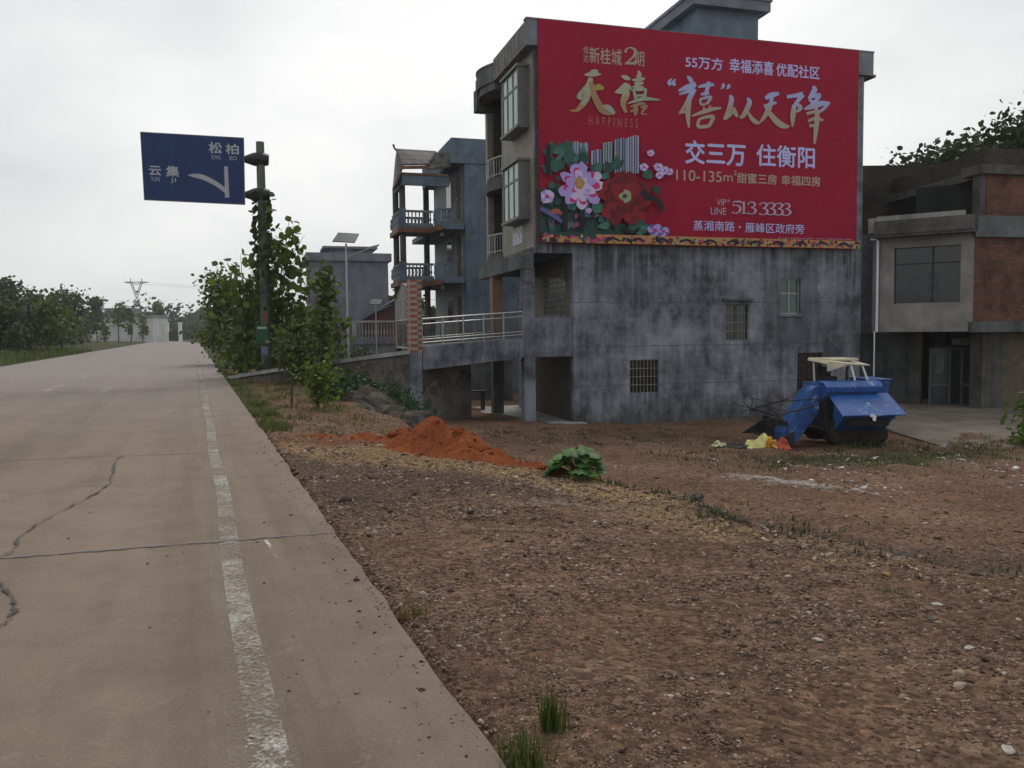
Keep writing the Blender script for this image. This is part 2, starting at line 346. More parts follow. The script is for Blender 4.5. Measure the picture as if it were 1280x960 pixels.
c = mixc(t, .5, c, ramp(t, n2, [(.35, (.07, .042, .033)), (.5, (.14, .082, .055)), (.66, (.25, .17, .115))]))
def msk(name, gain=1.2, off=.0): 
    return ramp(t, math_(t, 'ADD', math_(t, 'MULTIPLY', attr(name), gain*(1.1 if name == 'ochre' else .8)), math_(t, 'MULTIPLY', math_(t, 'SUBTRACT', n2, .5), 1.7)), [(.3, 0), (.75, 1)])
c = mixc(t, msk('grey'), c, ramp(t, n3, [(.3, (.05, .034, .027)), (.55, (.115, .078, .06)), (.75, (.235, .17, .135))]))
c = mixc(t, msk('ochre'), c, ramp(t, n3, [(.3, (.14, .088, .046)), (.55, (.27, .178, .095)), (.75, (.46, .34, .2))]))
c = mixc(t, msk('redm'), c, ramp(t, n2, [(.3, (.13, .055, .032)), (.7, (.21, .09, .05))]))
c = mixc(t, msk('grass'), c, ramp(t, n3, [(.3, (.03, .035, .014)), (.7, (.085, .088, .035))]))
c = mixc(t, math_(t, 'MULTIPLY', msk('dust'), .7), c, ramp(t, n3, [(.3, (.17, .115, .078)), (.7, (.27, .195, .138))]))
c = mixc(t, msk('pale'), c, ramp(t, n3, [(.3, (.3, .28, .27)), (.7, (.5, .49, .48))]))
v3 = N('ShaderNodeTexVoronoi'); v3.inputs['Scale'].default_value = 30; L(N('ShaderNodeTexCoord').outputs['Object'], v3.inputs['Vector'])
sx = N('ShaderNodeSeparateXYZ'); L(v3.outputs['Color'], sx.inputs[0])
c = mixc(t, 1., c, ramp(t, sx.outputs[0], [(0, .5), (.5, .95), (.9, 1.25), (1, 1.6)]), 'MULTIPLY')
c = mixc(t, 1., c, ramp(t, n3, [(.3, .58), (.55, 1.05), (.7, 1.3)]), 'MULTIPLY')  # low spots of the fine relief darkened in the colour, as crevice shade
c = mixc(t, 1., c, ramp(t, noise(t, .28, detail=4), [(.35, (.82, .8, .8)), (.65, (1.12, 1.1, 1.06))]), 'MULTIPLY')
L(c, b.inputs['Base Color']); b.inputs['Roughness'].default_value = 1; b.inputs['Specular IOR Level'].default_value = .1
hh = math_(t, 'ADD', math_(t, 'MULTIPLY', n2, .5), math_(t, 'MULTIPLY', n3, .5)); hh = math_(t, 'SUBTRACT', hh, math_(t, 'MULTIPLY', v3.outputs['Distance'], .35))
bump(t, b, hh, .9, .05)
ground = npmesh('ground', np.stack([XX, YY, ZZ], -1).reshape(-1, 3), Fq, ground_mat)
for n_, arr in (('ochre', ochre), ('grey', grey), ('redm', redm), ('grass', grass), ('pale', pale), ('dust', dust)):
    at = ground.data.attributes.new(n_, 'FLOAT', 'POINT'); at.data.foreach_set('value', arr.astype(np.float32).ravel())
ground.data.polygons.foreach_set('use_smooth', [True]*len(Fq)); struct(ground)

# ---------------------------------------------------------------- road
road_mat, t, b, N, L = nodes('worn_concrete_road')
n1 = noise(t, .35, detail=6); n2 = noise(t, 2.3, detail=8, rough=.7); n3 = noise(t, 60, detail=5, rough=.75); n5 = noise(t, 1.2, detail=5, stretch=(1, 1, 1))
c = ramp(t, n1, [(.3, (.145, .106, .079)), (.7, (.195, .146, .11))])
c = mixc(t, .35, c, ramp(t, n2, [(.3, (.115, .084, .064)), (.7, (.22, .166, .127))]))
c = mixc(t, 1., c, ramp(t, n3, [(.25, .66), (.5, 1.), (.75, 1.28)]), 'MULTIPLY')
sp = ramp(t, noise(t, 1.7, detail=3), [(.66, 0), (.76, 1)]); c = mixc(t, math_(t, 'MULTIPLY', sp, .45), c, (.11, .085, .07))
sp = ramp(t, noise(t, 26, detail=2), [(.7, 0), (.74, 1)]); c = mixc(t, math_(t, 'MULTIPLY', sp, .5), c, (.1, .075, .06))
mpr = N('ShaderNodeMapping'); mpr.vector_type = 'TEXTURE'; mpr.inputs['Rotation'].default_value = (0, 0, R_(20.86)); L(N('ShaderNodeTexCoord').outputs['Object'], mpr.inputs[0])
c = mixc(t, .55, c, mixc(t, 1., c, ramp(t, noise(t, 1.0, mpr.outputs[0], detail=7, rough=.65, stretch=(1.1, .05, 1)), [(.35, .55), (.5, 1.), (.65, 1.2)]), 'MULTIPLY'))
c = mixc(t, math_(t, 'MULTIPLY', ramp(t, noise(t, 3.1, detail=9, rough=.8), [(.57, 0), (.66, 1)]), .35), c, (.26, .21, .165))
c = mixc(t, math_(t, 'MULTIPLY', ramp(t, noise(t, .9, detail=7, rough=.7), [(.52, 0), (.66, 1)]), .45), c, (.1, .075, .058))
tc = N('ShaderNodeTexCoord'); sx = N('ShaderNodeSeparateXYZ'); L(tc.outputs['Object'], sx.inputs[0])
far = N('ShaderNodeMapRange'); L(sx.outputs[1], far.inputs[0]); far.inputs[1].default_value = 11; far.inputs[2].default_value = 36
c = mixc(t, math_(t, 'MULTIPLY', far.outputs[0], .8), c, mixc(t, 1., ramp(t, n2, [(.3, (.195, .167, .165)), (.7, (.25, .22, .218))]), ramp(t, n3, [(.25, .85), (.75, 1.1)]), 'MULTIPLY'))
L(c, b.inputs['Base Color']); b.inputs['Roughness'].default_value = .85; b.inputs['Specular IOR Level'].default_value = .25
bump(t, b, n3, .25, .01)
random.seed(4)
m = MB(); aa = list(np.arange(-14, 40, .25))+list(np.arange(40, 230, 5.))+[260, 300, 340]
def bend(a): return -26*max(0, (a-150)/190)**2
rv, rf = [], []
for i, a in enumerate(aa):
    e = .008*math.sin(a*2.1)+random.uniform(-.014, .014) if a < 45 else 0
    for d in (-RW, -RW*.5, e, e+.02):
        x, y = xy(d+bend(a), a); rv.append((x, y, .0 if d < e+.01 else -.09))
for i in range(len(aa)-1):
    for j in range(3): rf.append((4*i+j, 4*i+j+1, 4*i+j+5, 4*i+j+4))
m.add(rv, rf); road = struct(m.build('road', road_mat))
def strip(pts, wd, z):
    m = MB(); vs, fs = [], []
    for i, p in enumerate(pts):
        q0, q1 = pts[max(0, i-1)], pts[min(len(pts)-1, i+1)]; dx, dy = q1[0]-q0[0], q1[1]-q0[1]; n = math.hypot(dx, dy)+1e-9
        w_ = (wd(i) if callable(wd) else wd)/2; vs += [(p[0]-dy/n*w_, p[1]+dx/n*w_, z), (p[0]+dy/n*w_, p[1]-dx/n*w_, z)]
    for i in range(len(pts)-1): fs.append((2*i+1, 2*i+3, 2*i+2, 2*i))
    return m.add(vs, fs)
def worn(name, c, lo, hi, sc=5):
    m, t, b, N, L = nodes(name)
    a = noise(t, sc, detail=8, rough=.75); a2 = noise(t, 45, detail=4, rough=.7)
    f = ramp(t, math_(t, 'ADD', math_(t, 'MULTIPLY', a, .6), math_(t, 'MULTIPLY', a2, .4)), [(lo, 0), (hi, 1)])
    b.inputs['Base Color'].default_value = rgb(c); b.inputs['Roughness'].default_value = .8
    tr = N('ShaderNodeBsdfTransparent'); mx = N('ShaderNodeMixShader'); L(f, mx.inputs[0]); L(tr.outputs[0], mx.inputs[1]); L(b.outputs[0], mx.inputs[2]); L(mx.outputs[0], t.nodes['Material Output'].inputs[0])
    return m
line_mat = worn('worn_white_paint', (.37, .345, .305), .45, .61, 1.3); line_mat2 = worn('faded_white_paint', (.5, .48, .44), .47, .6, 3)
yel_mat = worn('faded_yellow_paint', (.5, .36, .12), .45, .6, 3); grime = worn('faint_pale_grime', (.25, .205, .165), .42, .72, 1.2)
struct(strip([xy(-.86+.012*math.sin(a), a) for a in np.arange(-8, 60, .5)], .26, .003).build('road_line_halo', grime))
struct(strip([xy(-.83+.015*math.sin(a*.9), a) for a in np.arange(-4.1, 60, .5)], .14, .006).build('road_line', line_mat))
for a0, a1, d_, mt, nm in [(-6.6, -4.0, -.83, line_mat2, 'road_line'), (9, 13, -5.3, yel_mat, 'road_line'), (21, 25, -5.3, line_mat2, 'road_line'), (29, 33, -5.3, line_mat2, 'road_line'), (38, 42, -5.3, line_mat2, 'road_line'), (50, 54, -5.3, line_mat2, 'road_line'), (19, 23, -3.6, line_mat2, 'road_line'), (33, 36, -3.6, line_mat2, 'road_line')]:
    struct(strip([xy(d_, a) for a in np.arange(a0, a1, .5)], .16, .006).build(nm, mt))
crack_mat = worn('crack_filler', (.035, .032, .034), .3, .44, 12); joint_mat = worn('joint_tar', (.13, .12, .125), .36, .56, 6)
def wob(p, q, n, s, rnd=random.Random(3)): return [(p[0]+(q[0]-p[0])*i/n+rnd.uniform(-s, s), p[1]+(q[1]-p[1])*i/n+rnd.uniform(-s, s)) for i in range(n+1)]
g2 = lambda u, v: tuple(G(u, v)[:2])
for k, (p, q, wd) in enumerate([((-20, 700), (420, 666), .05), ((-60, 578), (345, 563), .035)]):
    rr = random.Random(k); struct(strip(wob(g2(*p), g2(*q), 60, .012), lambda i: wd*rr.uniform(.5, 1.3)*(1 if i < 50 else .5), .0095).build('road_joint', joint_mat))
for ln in ([(155, 570), (146, 575), (138, 604), (120, 618), (95, 630), (62, 648), (38, 662), (24, 672), (18, 690), (0, 697), (-30, 705)], [(-6, 728), (4, 735), (14, 748), (17, 765), (10, 778), (-4, 790)]):
    pts = []
    for p, q in zip(ln[:-1], ln[1:]): pts += wob(g2(*p), g2(*q), 5, .018)[:-1]
    rr = random.Random(9); struct(strip(pts, lambda i: rr.choice([.006, .012, .02, .034])*rr.uniform(.6, 1.2), .0125).build('road_crack', crack_mat))
for (p, q) in [((332, 676), (348, 700)), ((100, 470), (120, 462))]:
    struct(strip([g2(*p), g2(*q)], .03, .0065).build('road_line', line_mat2))

# ---------------------------------------------------------------- tall house with the banner
C1 = P(671, 400, 28.); C1[2] = 0
WX1, TD, ZT, ZB = 12.9, 6.5, 11.0, 4.27          # wall width, depth along the road, eaves, underside of the upper floors
ZG = -2.4
h1 = thing('apartment_house', 'tall grey cement house with beige tiled front, carrying the red banner', 'house', C1, YAW)
lo_holes = [(3.4, 4.5, -.56, .62), (7.15, 8.08, 1.24, 2.56), (9.4, 10.26, 2.18, 3.48), (10.15, 11.26, -.65, .75)]
m = MB().wall(1.3, WX1, ZG, ZB, 0, .24, lo_holes); m.wall(0, WX1, ZB, ZT, 0, .24, [])
plabel(m.build('wall', cem1w, h1), 'stained cement side wall under the banner')
m = MB().box(WX1-.24, WX1, .24, TD, ZG, ZT).box(1.3, WX1-.24, TD-.24, TD, ZG, ZT).box(1.3, WX1-.24, .24, TD-.24, ZB+.02, ZB+.2)
m.box(0, 1.3, .24, TD, ZB, ZB+.22).box(1.6, WX1-.3, .24, TD-.24, 1.1, 1.3); m.build('wall', cem2, h1)
def pane_window(parent, x0, x1, z0, z1, y, mt, frame=grey_alu, mull=1, tr=None, f=.05):
    m = MB(); xs = [x0+(x1-x0)*k/(mull+1) for k in range(mull+2)]
    m.box(x0, x1, y, y+.06, z1-f, z1).box(x0, x1, y, y+.06, z0, z0+f)
    for k, x in enumerate(xs):
        a, b_ = (x, x+f) if k == 0 else ((x-f, x) if k == mull+1 else (x-f/2, x+f/2)); m.box(a, b_, y+.002, y+.058, z0+f, z1-f)
    if tr: m.box(x0+f, x1-f, y+.004, y+.056, tr-f/2, tr+f/2)
    o = m.build('window', frame, parent)
    MB().box(x0+.01, x1-.01, y+.03, y+.04, z0+.01, z1-.01).build('pane', mt, o)
    return o
def grille(parent, x0, x1, z0, z1, y, n, mz, mat, r=.009):
    m = MB()
    for k in range(n+1): x = x0+(x1-x0)*k/n; m.tube([(x, y, z0), (x, y, z1)], r, 5)
    for k in range(mz+1): z = z0+(z1-z0)*k/mz; m.tube([(x0, y-.012, z), (x1, y-.012, z)], r, 5)
    return m.build('security_grille', mat, parent)
o = pane_window(h1, 3.4, 4.5, -.56, .62, .12, glass_dark, iron_dark); grille(o, 3.4, 4.5, -.54, .6, .05, 8, 4, iron_white); plabel(o, 'dark barred window low on the wall')
o = pane_window(h1, 7.15, 8.08, 1.24, 2.56, .12, glass_dark, iron_dark, 1); grille(o, 7.15, 8.08, 1.26, 2.54, .05, 7, 4, iron_white); plabel(o, 'dark barred window under a projecting lintel')
MB().box(6.98, 8.25, -.12, -.003, 2.68, 2.76).build('lintel', cemB, h1)
o = pane_window(h1, 9.4, 10.26, 2.18, 3.48, .12, glass_teal, grey_alu, 1, 2.95); plabel(o, 'green glazed sliding window')
MB().box(9.3, 10.36, -.06, -.003, 2.1, 2.17).build('sill', cem1, h1)
o = pane_window(h1, 10.15, 11.26, -.65, .75, .12, glass_dark, iron_dark); grille(o, 10.15, 11.26, -.63, .73, .05, 9, 3, rusty); plabel(o, 'dark barred window behind the harvester')
# roof band
bx = [(-.31, -.13), (13.2, -.13), (13.2, TD+.3), (-.31, TD+.3)]
m = MB().box(-.31, 13.2, -.13, .12, ZT, 11.82).box(13.0, 13.2, .12, TD+.3, ZT, 11.8).box(-.31, 13.0, TD+.1, TD+.3, ZT, 11.8)
m.box(-.31, -.1, .12, 4.05, ZT, 11.8, 2).box(-.1, 13.0, .12, TD+.1, ZT, ZT+.18)
m.box(-.33, 13.22, -.15, .14, 11.82, 11.88).box(13.2, 13.3, -.15, TD+.3, ZT-.06, ZT+.04)
for k in range(9): m.box(-.318, -.3105, .35+k*.42, .37+k*.42, ZT+.12, 11.7, 1)
m.build('roof', [cem3, cemB, plain('stained_parapet_tile', (.15, .145, .13), .8, var=.35, scale=2)], h1, bevel=.015)
arc = [(-.31-.32*math.sin(PI*k/12), 4.05+2.2*k/12) for k in range(13)]
m = MB(); m.prism([(x, y, 11.0) for x, y in arc]+[(0.1, 6.25, 11.0), (.1, 4.05, 11.0)], (0, 0, .62)); m.prism([(x-.03, y, 11.62) for x, y in arc]+[(.1, 6.3, 11.62), (.1, 4.0, 11.62)], (0, 0, .08))
m.prism([(x*.85, y, 10.72) for x, y in arc]+[(.1, 6.2, 10.72), (.1, 4.1, 10.72)], (0, 0, .28)); m.box(-.4, .1, 6.25, 6.8, 10.5, 11.35); m.build('balcony_canopy', cemB, h1, bevel=.01)
# tiled upper front
m = MB().box(0, .22, .243, 4.05, ZB, ZT-.003).box(0, .12, .0, .241, ZB+.003, ZT-.003).box(0, .25, 6.2, TD, ZB, 10.4); m.build('tiled_front', tile_beige, h1)
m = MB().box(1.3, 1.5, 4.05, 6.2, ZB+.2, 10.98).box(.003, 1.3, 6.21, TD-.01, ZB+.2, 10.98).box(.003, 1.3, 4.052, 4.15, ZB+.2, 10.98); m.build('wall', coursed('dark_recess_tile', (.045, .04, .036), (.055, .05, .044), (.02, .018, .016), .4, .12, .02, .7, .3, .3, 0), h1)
m = MB()
for z in (7.16,): m.box(.0, 1.3, 4.05, 6.2, z, z+.22)
m.build('balcony_floor', cem4, h1)
for z in (4.4, 7.3):
    arc2 = [(-.24*math.sin(PI*k/12), 4.05+2.15*k/12) for k in range(13)]
    m = MB().prism([(x-.04, y, z-.22) for x, y in arc2]+[(-.003, 6.2, z-.22), (-.003, 4.05, z-.22)], (0, 0, .34)); m.prism([(x, y, z+.12) for x, y in arc2]+[(-.003, 6.2, z+.12), (-.003, 4.05, z+.12)], (0, 0, .12))
    b_ = m.build('balcony', cem4, h1)
    m = MB(); m.tube([(x, y, z+.98) for x, y in arc2], .035, 6); m.tube([(x, y, z+.34) for x, y in arc2], .022, 6)
    for k, (x, y) in enumerate(arc2): m.tube([(x, y, z+.24), (x, y, z+.98)], .03 if k % 3 == 0 else .012, 6)
    m.build('railing', grey_alu, b_)
m = MB()
for z in (4.7, 7.7): m.box(1.27, 1.299, 4.5, 5.7, z, z+2.1)
m.build('balcony_door', glass_dark, h1)
for z0, z1 in ((5.57, 7.43), (8.63, 10.55)):
    t0, t1, pr = .68, 2.66, -.38
    m = MB().box(pr-.06, -.003, t0-.06, t1+.06, z0-.1, z0).box(pr-.06, -.003, t0-.06, t1+.06, z1, z1+.09)
    m.box(pr, pr+.07, t0, t0+.09, z0, z1).box(pr, pr+.07, t1-.09, t1, z0, z1).box(pr+.07, -.003, t0, t0+.05, z0, z1).box(pr+.07, -.003, t1-.05, t1, z0, z1)
    for k in (1, 2): y = t0+(t1-t0)*k/3; m.box(pr+.005, pr+.06, y-.035, y+.035, z0, z1)
    zz = z0+(z1-z0)*.68; m.box(pr+.008, pr+.055, t0+.09, t1-.09, zz-.035, zz+.035)
    o = plabel(m.build('bay_window', plain('dull_bay_frame', (.13, .135, .125), .5, .1, .2), h1), 'projecting window with pale green panes')
    MB().box(pr+.03, pr+.04, t0+.05, t1-.05, z0+.01, z1-.01).build('pane', glass_green, o)
m = MB().box(-.012, -.002, 1.5, 2.7, 4.75, 5.35); m.build('faded_plaque', plain('faded_plaque_print', (.42, .45, .5), .6, var=.5, scale=5), h1)
# stair tower on the roof
m = MB().box(6.5, 9.02, 1, 5.2, ZT+.18, 13.25); m.build('stair_tower', cem2, h1)
m = MB().box(6.2, 9.35, .7, 5.5, 13.25, 13.6).box(6.15, 9.4, .65, 5.55, 13.6, 13.72); m.build('stair_roof', cem3, h1)
# porch on the ground and first floor
m = MB().box(-.45, -.05, 0, .4, ZG, 3.75); plabel(m.build('column', cem1, h1, bevel=.02), 'pale cement porch column at the corner')
m = MB().box(-.45, -.05, 4.0, 4.4, ZG, 1.2); m.build('column', cemB, h1)
m = MB().box(-.45, -.05, 4.0, 4.4, 1.44, 3.75); plabel(m.build('column', porch_brick, h1), 'brick faced porch column')
m = MB().box(-.5, -.1, -.02, 6.0, 3.75, ZB-.003).box(-.05, 1.3, 4.02, 4.3, 3.75, ZB-.003); m.build('beam', cemB, h1)
m = MB().box(-.048, 1.298, .02, .2, .79, 1.27).box(-.048, 1.298, .04, .18, 1.27, 2.12); m.build('porch_parapet', cem1, h1)
m = MB().box(-.45, 1.3, .2, 4.4, 1.27, 1.43).box(-.4, -.1, .4, 4.0, .85, 1.27); m.build('porch_floor', cemB, h1)
m = MB().box(1.3, 1.5, .24, TD-.24, 1.3, 2.2).box(1.3, 1.5, .24, TD-.24, 3.82, ZB+.01).box(1.3, 1.5, .24, .78, 2.2, 3.82).box(1.3, 1.5, 3.2, TD-.24, 2.2, 3.82)
m.build('wall', tile_brown, h1)
m = MB().box(1.2, 1.297, .7, 3.3, 2.12, 2.2); m.build('sill', cem3, h1)
m = MB()
for k in range(13): y = .78+2.42*k/12; m.tube([(1.32, y, 2.2), (1.32, y, 3.82)], .022, 5)
for k in range(9): z = 2.22+1.58*k/8; m.tube([(1.335, .78, z), (1.335, 3.2, z)], .014, 5)
o = m.build('window', iron_white, h1); MB().box(1.43, 1.44, .78, 3.2, 2.2, 3.82).build('pane', glass_dark, o); plabel(o, 'white barred front window by the porch')
m = MB().box(1.32, 1.46, .24, TD-.24, ZG, 1.1)
for k in range(26): m.box(1.3, 1.32, .3, 5.9, -2.0+k*.12, -1.9+k*.12)
plabel(m.build('shutter', plain('brown_shutter', (.085, .062, .048), .6, var=.3), h1), 'brown ground floor shutter')
m = MB().box(1.1, 1.5, 5.2, 5.6, ZG, 3.75); m.build('column', pillar_brick, h1)

# ---------------------------------------------------------------- banner (children are the printed pieces)
BY = -.19
def bw(u, v): s, z = W(C1, u, v, BY); return s, z
b0, b1 = bw(672.5, 304.3), bw(1066, 312.2)
BX0, BX1, BZ0, BZ1 = .07, 12.5, 4.58, 11.84
m = MB(); nx, nz_ = 40, 26
rb = random.Random(7)
def sag(x, z): return BY - .003*math.sin(x*1.7+z*.6) - .002*math.sin(x*.7-2.2*z)
vs = [(BX0+(BX1-BX0)*i/nx, sag(i*.31, j*.28), BZ0+(BZ1-BZ0)*j/nz_) for j in range(nz_+1) for i in range(nx+1)]
fs = [(j*(nx+1)+i, j*(nx+1)+i+1, (j+1)*(nx+1)+i+1, (j+1)*(nx+1)+i) for j in range(nz_) for i in range(nx)]
m.add(vs, fs)
m.box(BX0, BX1, BY+.03, BY+.06, BZ0, BZ1)
red_print = plain('red_banner_vinyl', (.29, .011, .038), .62, var=.1, scale=.8, spec=.12)
_t = red_print.node_tree; bump(_t, _t.nodes['Principled BSDF'], noise(_t, 1.1, detail=4, stretch=(.7, 1, 1.6)), .3, .1)
ban = thing('advertising_banner', 'big red advertising banner with flowers and white lettering stretched across the side wall', 'banner', C1, YAW)
m.build('sheet', red_print, ban, smooth=False)
LAY = [BY-.008]
def lay(): LAY[0] -= .0002; return LAY[0]
def ink(name, c, r=.55): return plain(name, c, r, var=.06, spec=.25)
ink_white = ink('white_lilac_ink', (.47, .48, .84)); ink_silver = ink('champagne_ink', (.4, .33, .27)); ink_cream = ink('cream_ink', (.44, .34, .26)); ink_rose = ink('dull_rose_ink', (.4, .15, .12)); ink_pale = ink('pale_pink_ink', (.46, .36, .5))
def grad_ink(name, lo, hi, z0, z1, wob_=.0):
    m, t, b, N, L = nodes(name); sx = N('ShaderNodeSeparateXYZ'); L(N('ShaderNodeTexCoord').outputs['Object'], sx.inputs[0])
    mr = N('ShaderNodeMapRange'); L(math_(t, 'ADD', sx.outputs[2], math_(t, 'MULTIPLY', math_(t, 'SUBTRACT', noise(t, 2.5), .5), wob_)), mr.inputs[0]); mr.inputs[1].default_value = z0; mr.inputs[2].default_value = z1
    L(ramp(t, mr.outputs[0], [(0, lo), (.35, lo), (.65, hi), (1, hi)]), b.inputs['Base Color']); b.inputs['Roughness'].default_value = .5; return m
def text(body, u0, v0, u1, v1, mt, bold=.0, name='lettering', spacing=1.0, shear=0):
    cu = bpy.data.curves.new('lettering', 'FONT'); cu.body = body; cu.space_character = spacing; cu.shear = shear
    o = bpy.data.objects.new('lettering', cu); col.objects.link(o)
    me = bpy.data.meshes.new_from_object(o.evaluated_get(bpy.context.evaluated_depsgraph_get())); bpy.data.objects.remove(o); bpy.data.curves.remove(cu)
    v = np.array([q.co[:2] for q in me.vertices]); v = (v-v.min(0))/(v.max(0)-v.min(0))
    f = [tuple(p.vertices) for p in me.polygons]; bpy.data.meshes.remove(me)
    return v, f
def letter(body, u0, v0, u1, v1, mt, bold=.0, **k):
    v, f = text(body, u0, v0, u1, v1, mt, bold, **k)
    (s0, z0), (s1, z1) = bw(u0, v0), bw(u1, v1); m = MB(); e = bold*(z1-z0)*.55   # heavier weight: the same outline struck a few times side by side
    for dx, dz in ([(0, 0)] if e == 0 else [(0, 0), (e, 0), (-e, 0), (0, e), (0, -e)]):
        y = lay(); m.add([(s0+e+(s1-s0-2*e)*a+dx, y, z0+e+(z1-z0-2*e)*c_+dz) for a, c_ in v], f)
    return m.build('lettering', mt, ban)
def cat(pts, n=6):
    pts = [np.array(p, float) for p in pts]; r = []
    for i in range(len(pts)-1):
        p0, p1, p2, p3 = pts[max(i-1, 0)], pts[i], pts[i+1], pts[min(i+2, len(pts)-1)]
        for k in range(n):
            t = k/n; r.append(.5*((2*p1)+(p2-p0)*t+(2*p0-5*p1+4*p2-p3)*t*t+(-p0+3*p1-3*p2+p3)*t**3))
    return r+[pts[-1]]
def brush(mb, stroke, org, sc, y, mi=0):
    # stroke: (x, y, width) in zoomed photo units -> ribbon on the banner
    q = cat(stroke); vs = []
    for i, p in enumerate(q):
        d = q[min(i+1, len(q)-1)]-q[max(i-1, 0)]; n = np.array([-d[1], d[0]]); n = n/(np.linalg.norm(n)+1e-9)
        for sgn in (1, -1):
            u, v = org[0]+(p[0]+sgn*n[0]*p[2]/2)/sc, org[1]+(p[1]+sgn*n[1]*p[2]/2)/sc; s_, z_ = bw(u, v); vs.append((s_, y, z_))
    mb.add(vs, [(2*i, 2*i+1, 2*i+3, 2*i+2) for i in range(len(q)-1)], mi)
def strokes(name, lst, org, sc, mt, k=1.3):
    m = MB()
    for s_ in lst: brush(m, [(p[0], p[1], p[2]*k) for p in s_], org, sc, lay())
    return m.build(name, mt, ban)
letter('55万方', 856.6, 84.5, 903.5, 73.2, ink_white, .03); letter('幸福添喜', 911.5, 90, 967, 77.5, ink_white, .03); letter('优配社区', 970, 95, 1024.5, 83.5, ink_white, .03)
letter('新桂城', 736.5, 79, 777, 62, ink_silver, .012); letter('期', 792.5, 82.5, 805, 64.5, ink_silver, .008); letter('恒', 729, 67, 735.5, 58.5, ink_silver, .0); letter('达', 729, 77.5, 735.5, 68.5, ink_silver, .0)
letter('HAPPINESS', 736, 156, 797, 149, ink_rose, 0, spacing=1.9)
letter('交三万', 856, 204.5, 932, 179.3, ink_white, .045); letter('住衡阳', 945, 207.5, 1018.5, 184, ink_white, .035)
letter('110-135', 845, 225.5, 902, 214.6, ink_cream, .012); letter('m', 904, 226.5, 915.5, 219.5, ink_cream, .012); letter('2', 916.5, 219, 920.5, 213.5, ink_cream, .01)
letter('甜蜜三房', 921, 229, 970.6, 218.3, ink_cream, .03); letter('幸福四房', 976, 231.5, 1025, 221, ink_cream, .03)
letter('VIP', 895.5, 257, 907, 249.3, ink_pale, 0); letter('®', 908.5, 253, 912, 249.3, ink_pale, 0); letter('LINE', 888, 268, 907.5, 260, ink_pale, 0)
letter('蒸湘南路', 866.5, 288.3, 918, 277, ink_white, .012); letter('·', 923, 285, 925.5, 282.5, ink_white, .05); letter('雁峰区政府旁', 931, 290.7, 1005, 280.3, ink_white, .012)
D5 = [[(52, 4, 4), (88, 6, 14), (96, 2, 6)], [(28, 4, 5), (24, 46, 5)], [(24, 46, 5), (48, 36, 6), (78, 48, 12), (88, 74, 15), (66, 104, 9), (36, 108, 5), (14, 98, 12)], [(26, 5, 6), (70, 6, 12)]]
D1 = [[(28, 20, 4), (46, 10, 6), (54, 4, 4)], [(52, 6, 12), (52, 60, 13), (52, 106, 12)], [(30, 108, 5), (76, 108, 5)]]
D3 = [[(16, 26, 10), (24, 10, 6), (46, 3, 6), (72, 12, 11), (76, 28, 13), (62, 46, 8), (38, 52, 4)], [(40, 52, 4), (70, 60, 10), (84, 80, 15), (68, 102, 9), (40, 109, 5), (12, 98, 12)]]
D2 = [[(14, 34, 12), (22, 12, 8), (48, 2, 7), (76, 16, 13), (80, 38, 15), (60, 68, 10), (14, 106, 6)], [(12, 105, 10), (50, 104, 13), (84, 103, 12)], [(84, 104, 8), (92, 84, 4)]]
for g, u0, v0, h_ in ((D5, 912.5, 251.3, 15.6), (D1, 922, 251.5, 15.6), (D3, 932.3, 252.2, 15.6), (D3, 946.8, 253, 15.6), (D3, 956.4, 253.3, 15.6), (D3, 966, 253.6, 15.6), (D3, 975.6, 254, 15.6)):
    strokes('lettering', g, (u0, v0), 110/h_, ink_pale)
strokes('lettering', D2, (778.5, 59.5), 110/21., ink_silver)
zhi = bw(930, 100)[1]; zlo = bw(930, 160)[1]
calli = grad_ink('blue_to_champagne_ink', (.36, .29, .22), (.33, .36, .62), zlo+.15, zhi-.1)
O5 = (820, 60)
strokes('calligraphy', [[(205, 188, 5), (225, 210, 24), (242, 240, 10)], [(148, 288, 12), (200, 262, 22), (262, 240, 22)], [(258, 240, 26), (215, 285, 22), (150, 312, 6)], [(252, 272, 28), (205, 365, 24), (150, 442, 6)], [(222, 335, 20), (210, 440, 26), (216, 532, 10)], [(152, 432, 14), (196, 425, 14), (222, 420, 8)],
    [(278, 262, 10), (330, 250, 20), (384, 246, 14)], [(352, 226, 20), (338, 275, 20), (325, 320, 12)], [(295, 312, 10), (350, 298, 20)], [(290, 345, 12), (320, 335, 14), (362, 330, 16), (340, 370, 14)], [(290, 345, 12), (300, 378, 12), (345, 370, 10)], [(320, 395, 12), (312, 415, 8)], [(360, 385, 12), (350, 412, 8)], [(236, 455, 8), (320, 425, 22), (380, 408, 18), (432, 402, 10)], [(280, 478, 12), (330, 462, 16), (378, 462, 20), (350, 522, 18)], [(284, 478, 16), (280, 525, 18), (352, 522, 18)]], O5, 5.333, calli)
strokes('calligraphy', [[(488, 316, 10), (500, 345, 26), (480, 420, 24), (448, 478, 10)], [(448, 478, 14), (490, 450, 14), (516, 405, 12)], [(512, 395, 12), (528, 440, 22), (542, 462, 8)], [(604, 335, 10), (620, 365, 26), (590, 430, 22), (556, 468, 10)], [(556, 466, 12), (585, 458, 10), (606, 425, 8)], [(602, 415, 10), (630, 465, 20), (662, 495, 24), (690, 505, 5)]], O5, 5.333, calli)
strokes('calligraphy', [[(724, 338, 16), (765, 318, 30), (816, 304, 16)], [(718, 396, 10), (758, 376, 20), (800, 366, 12)], [(772, 325, 14), (752, 400, 26), (715, 465, 20), (682, 505, 6)], [(718, 378, 10), (750, 430, 22), (800, 490, 32), (850, 522, 28), (890, 522, 6)]], O5, 5.333, calli)
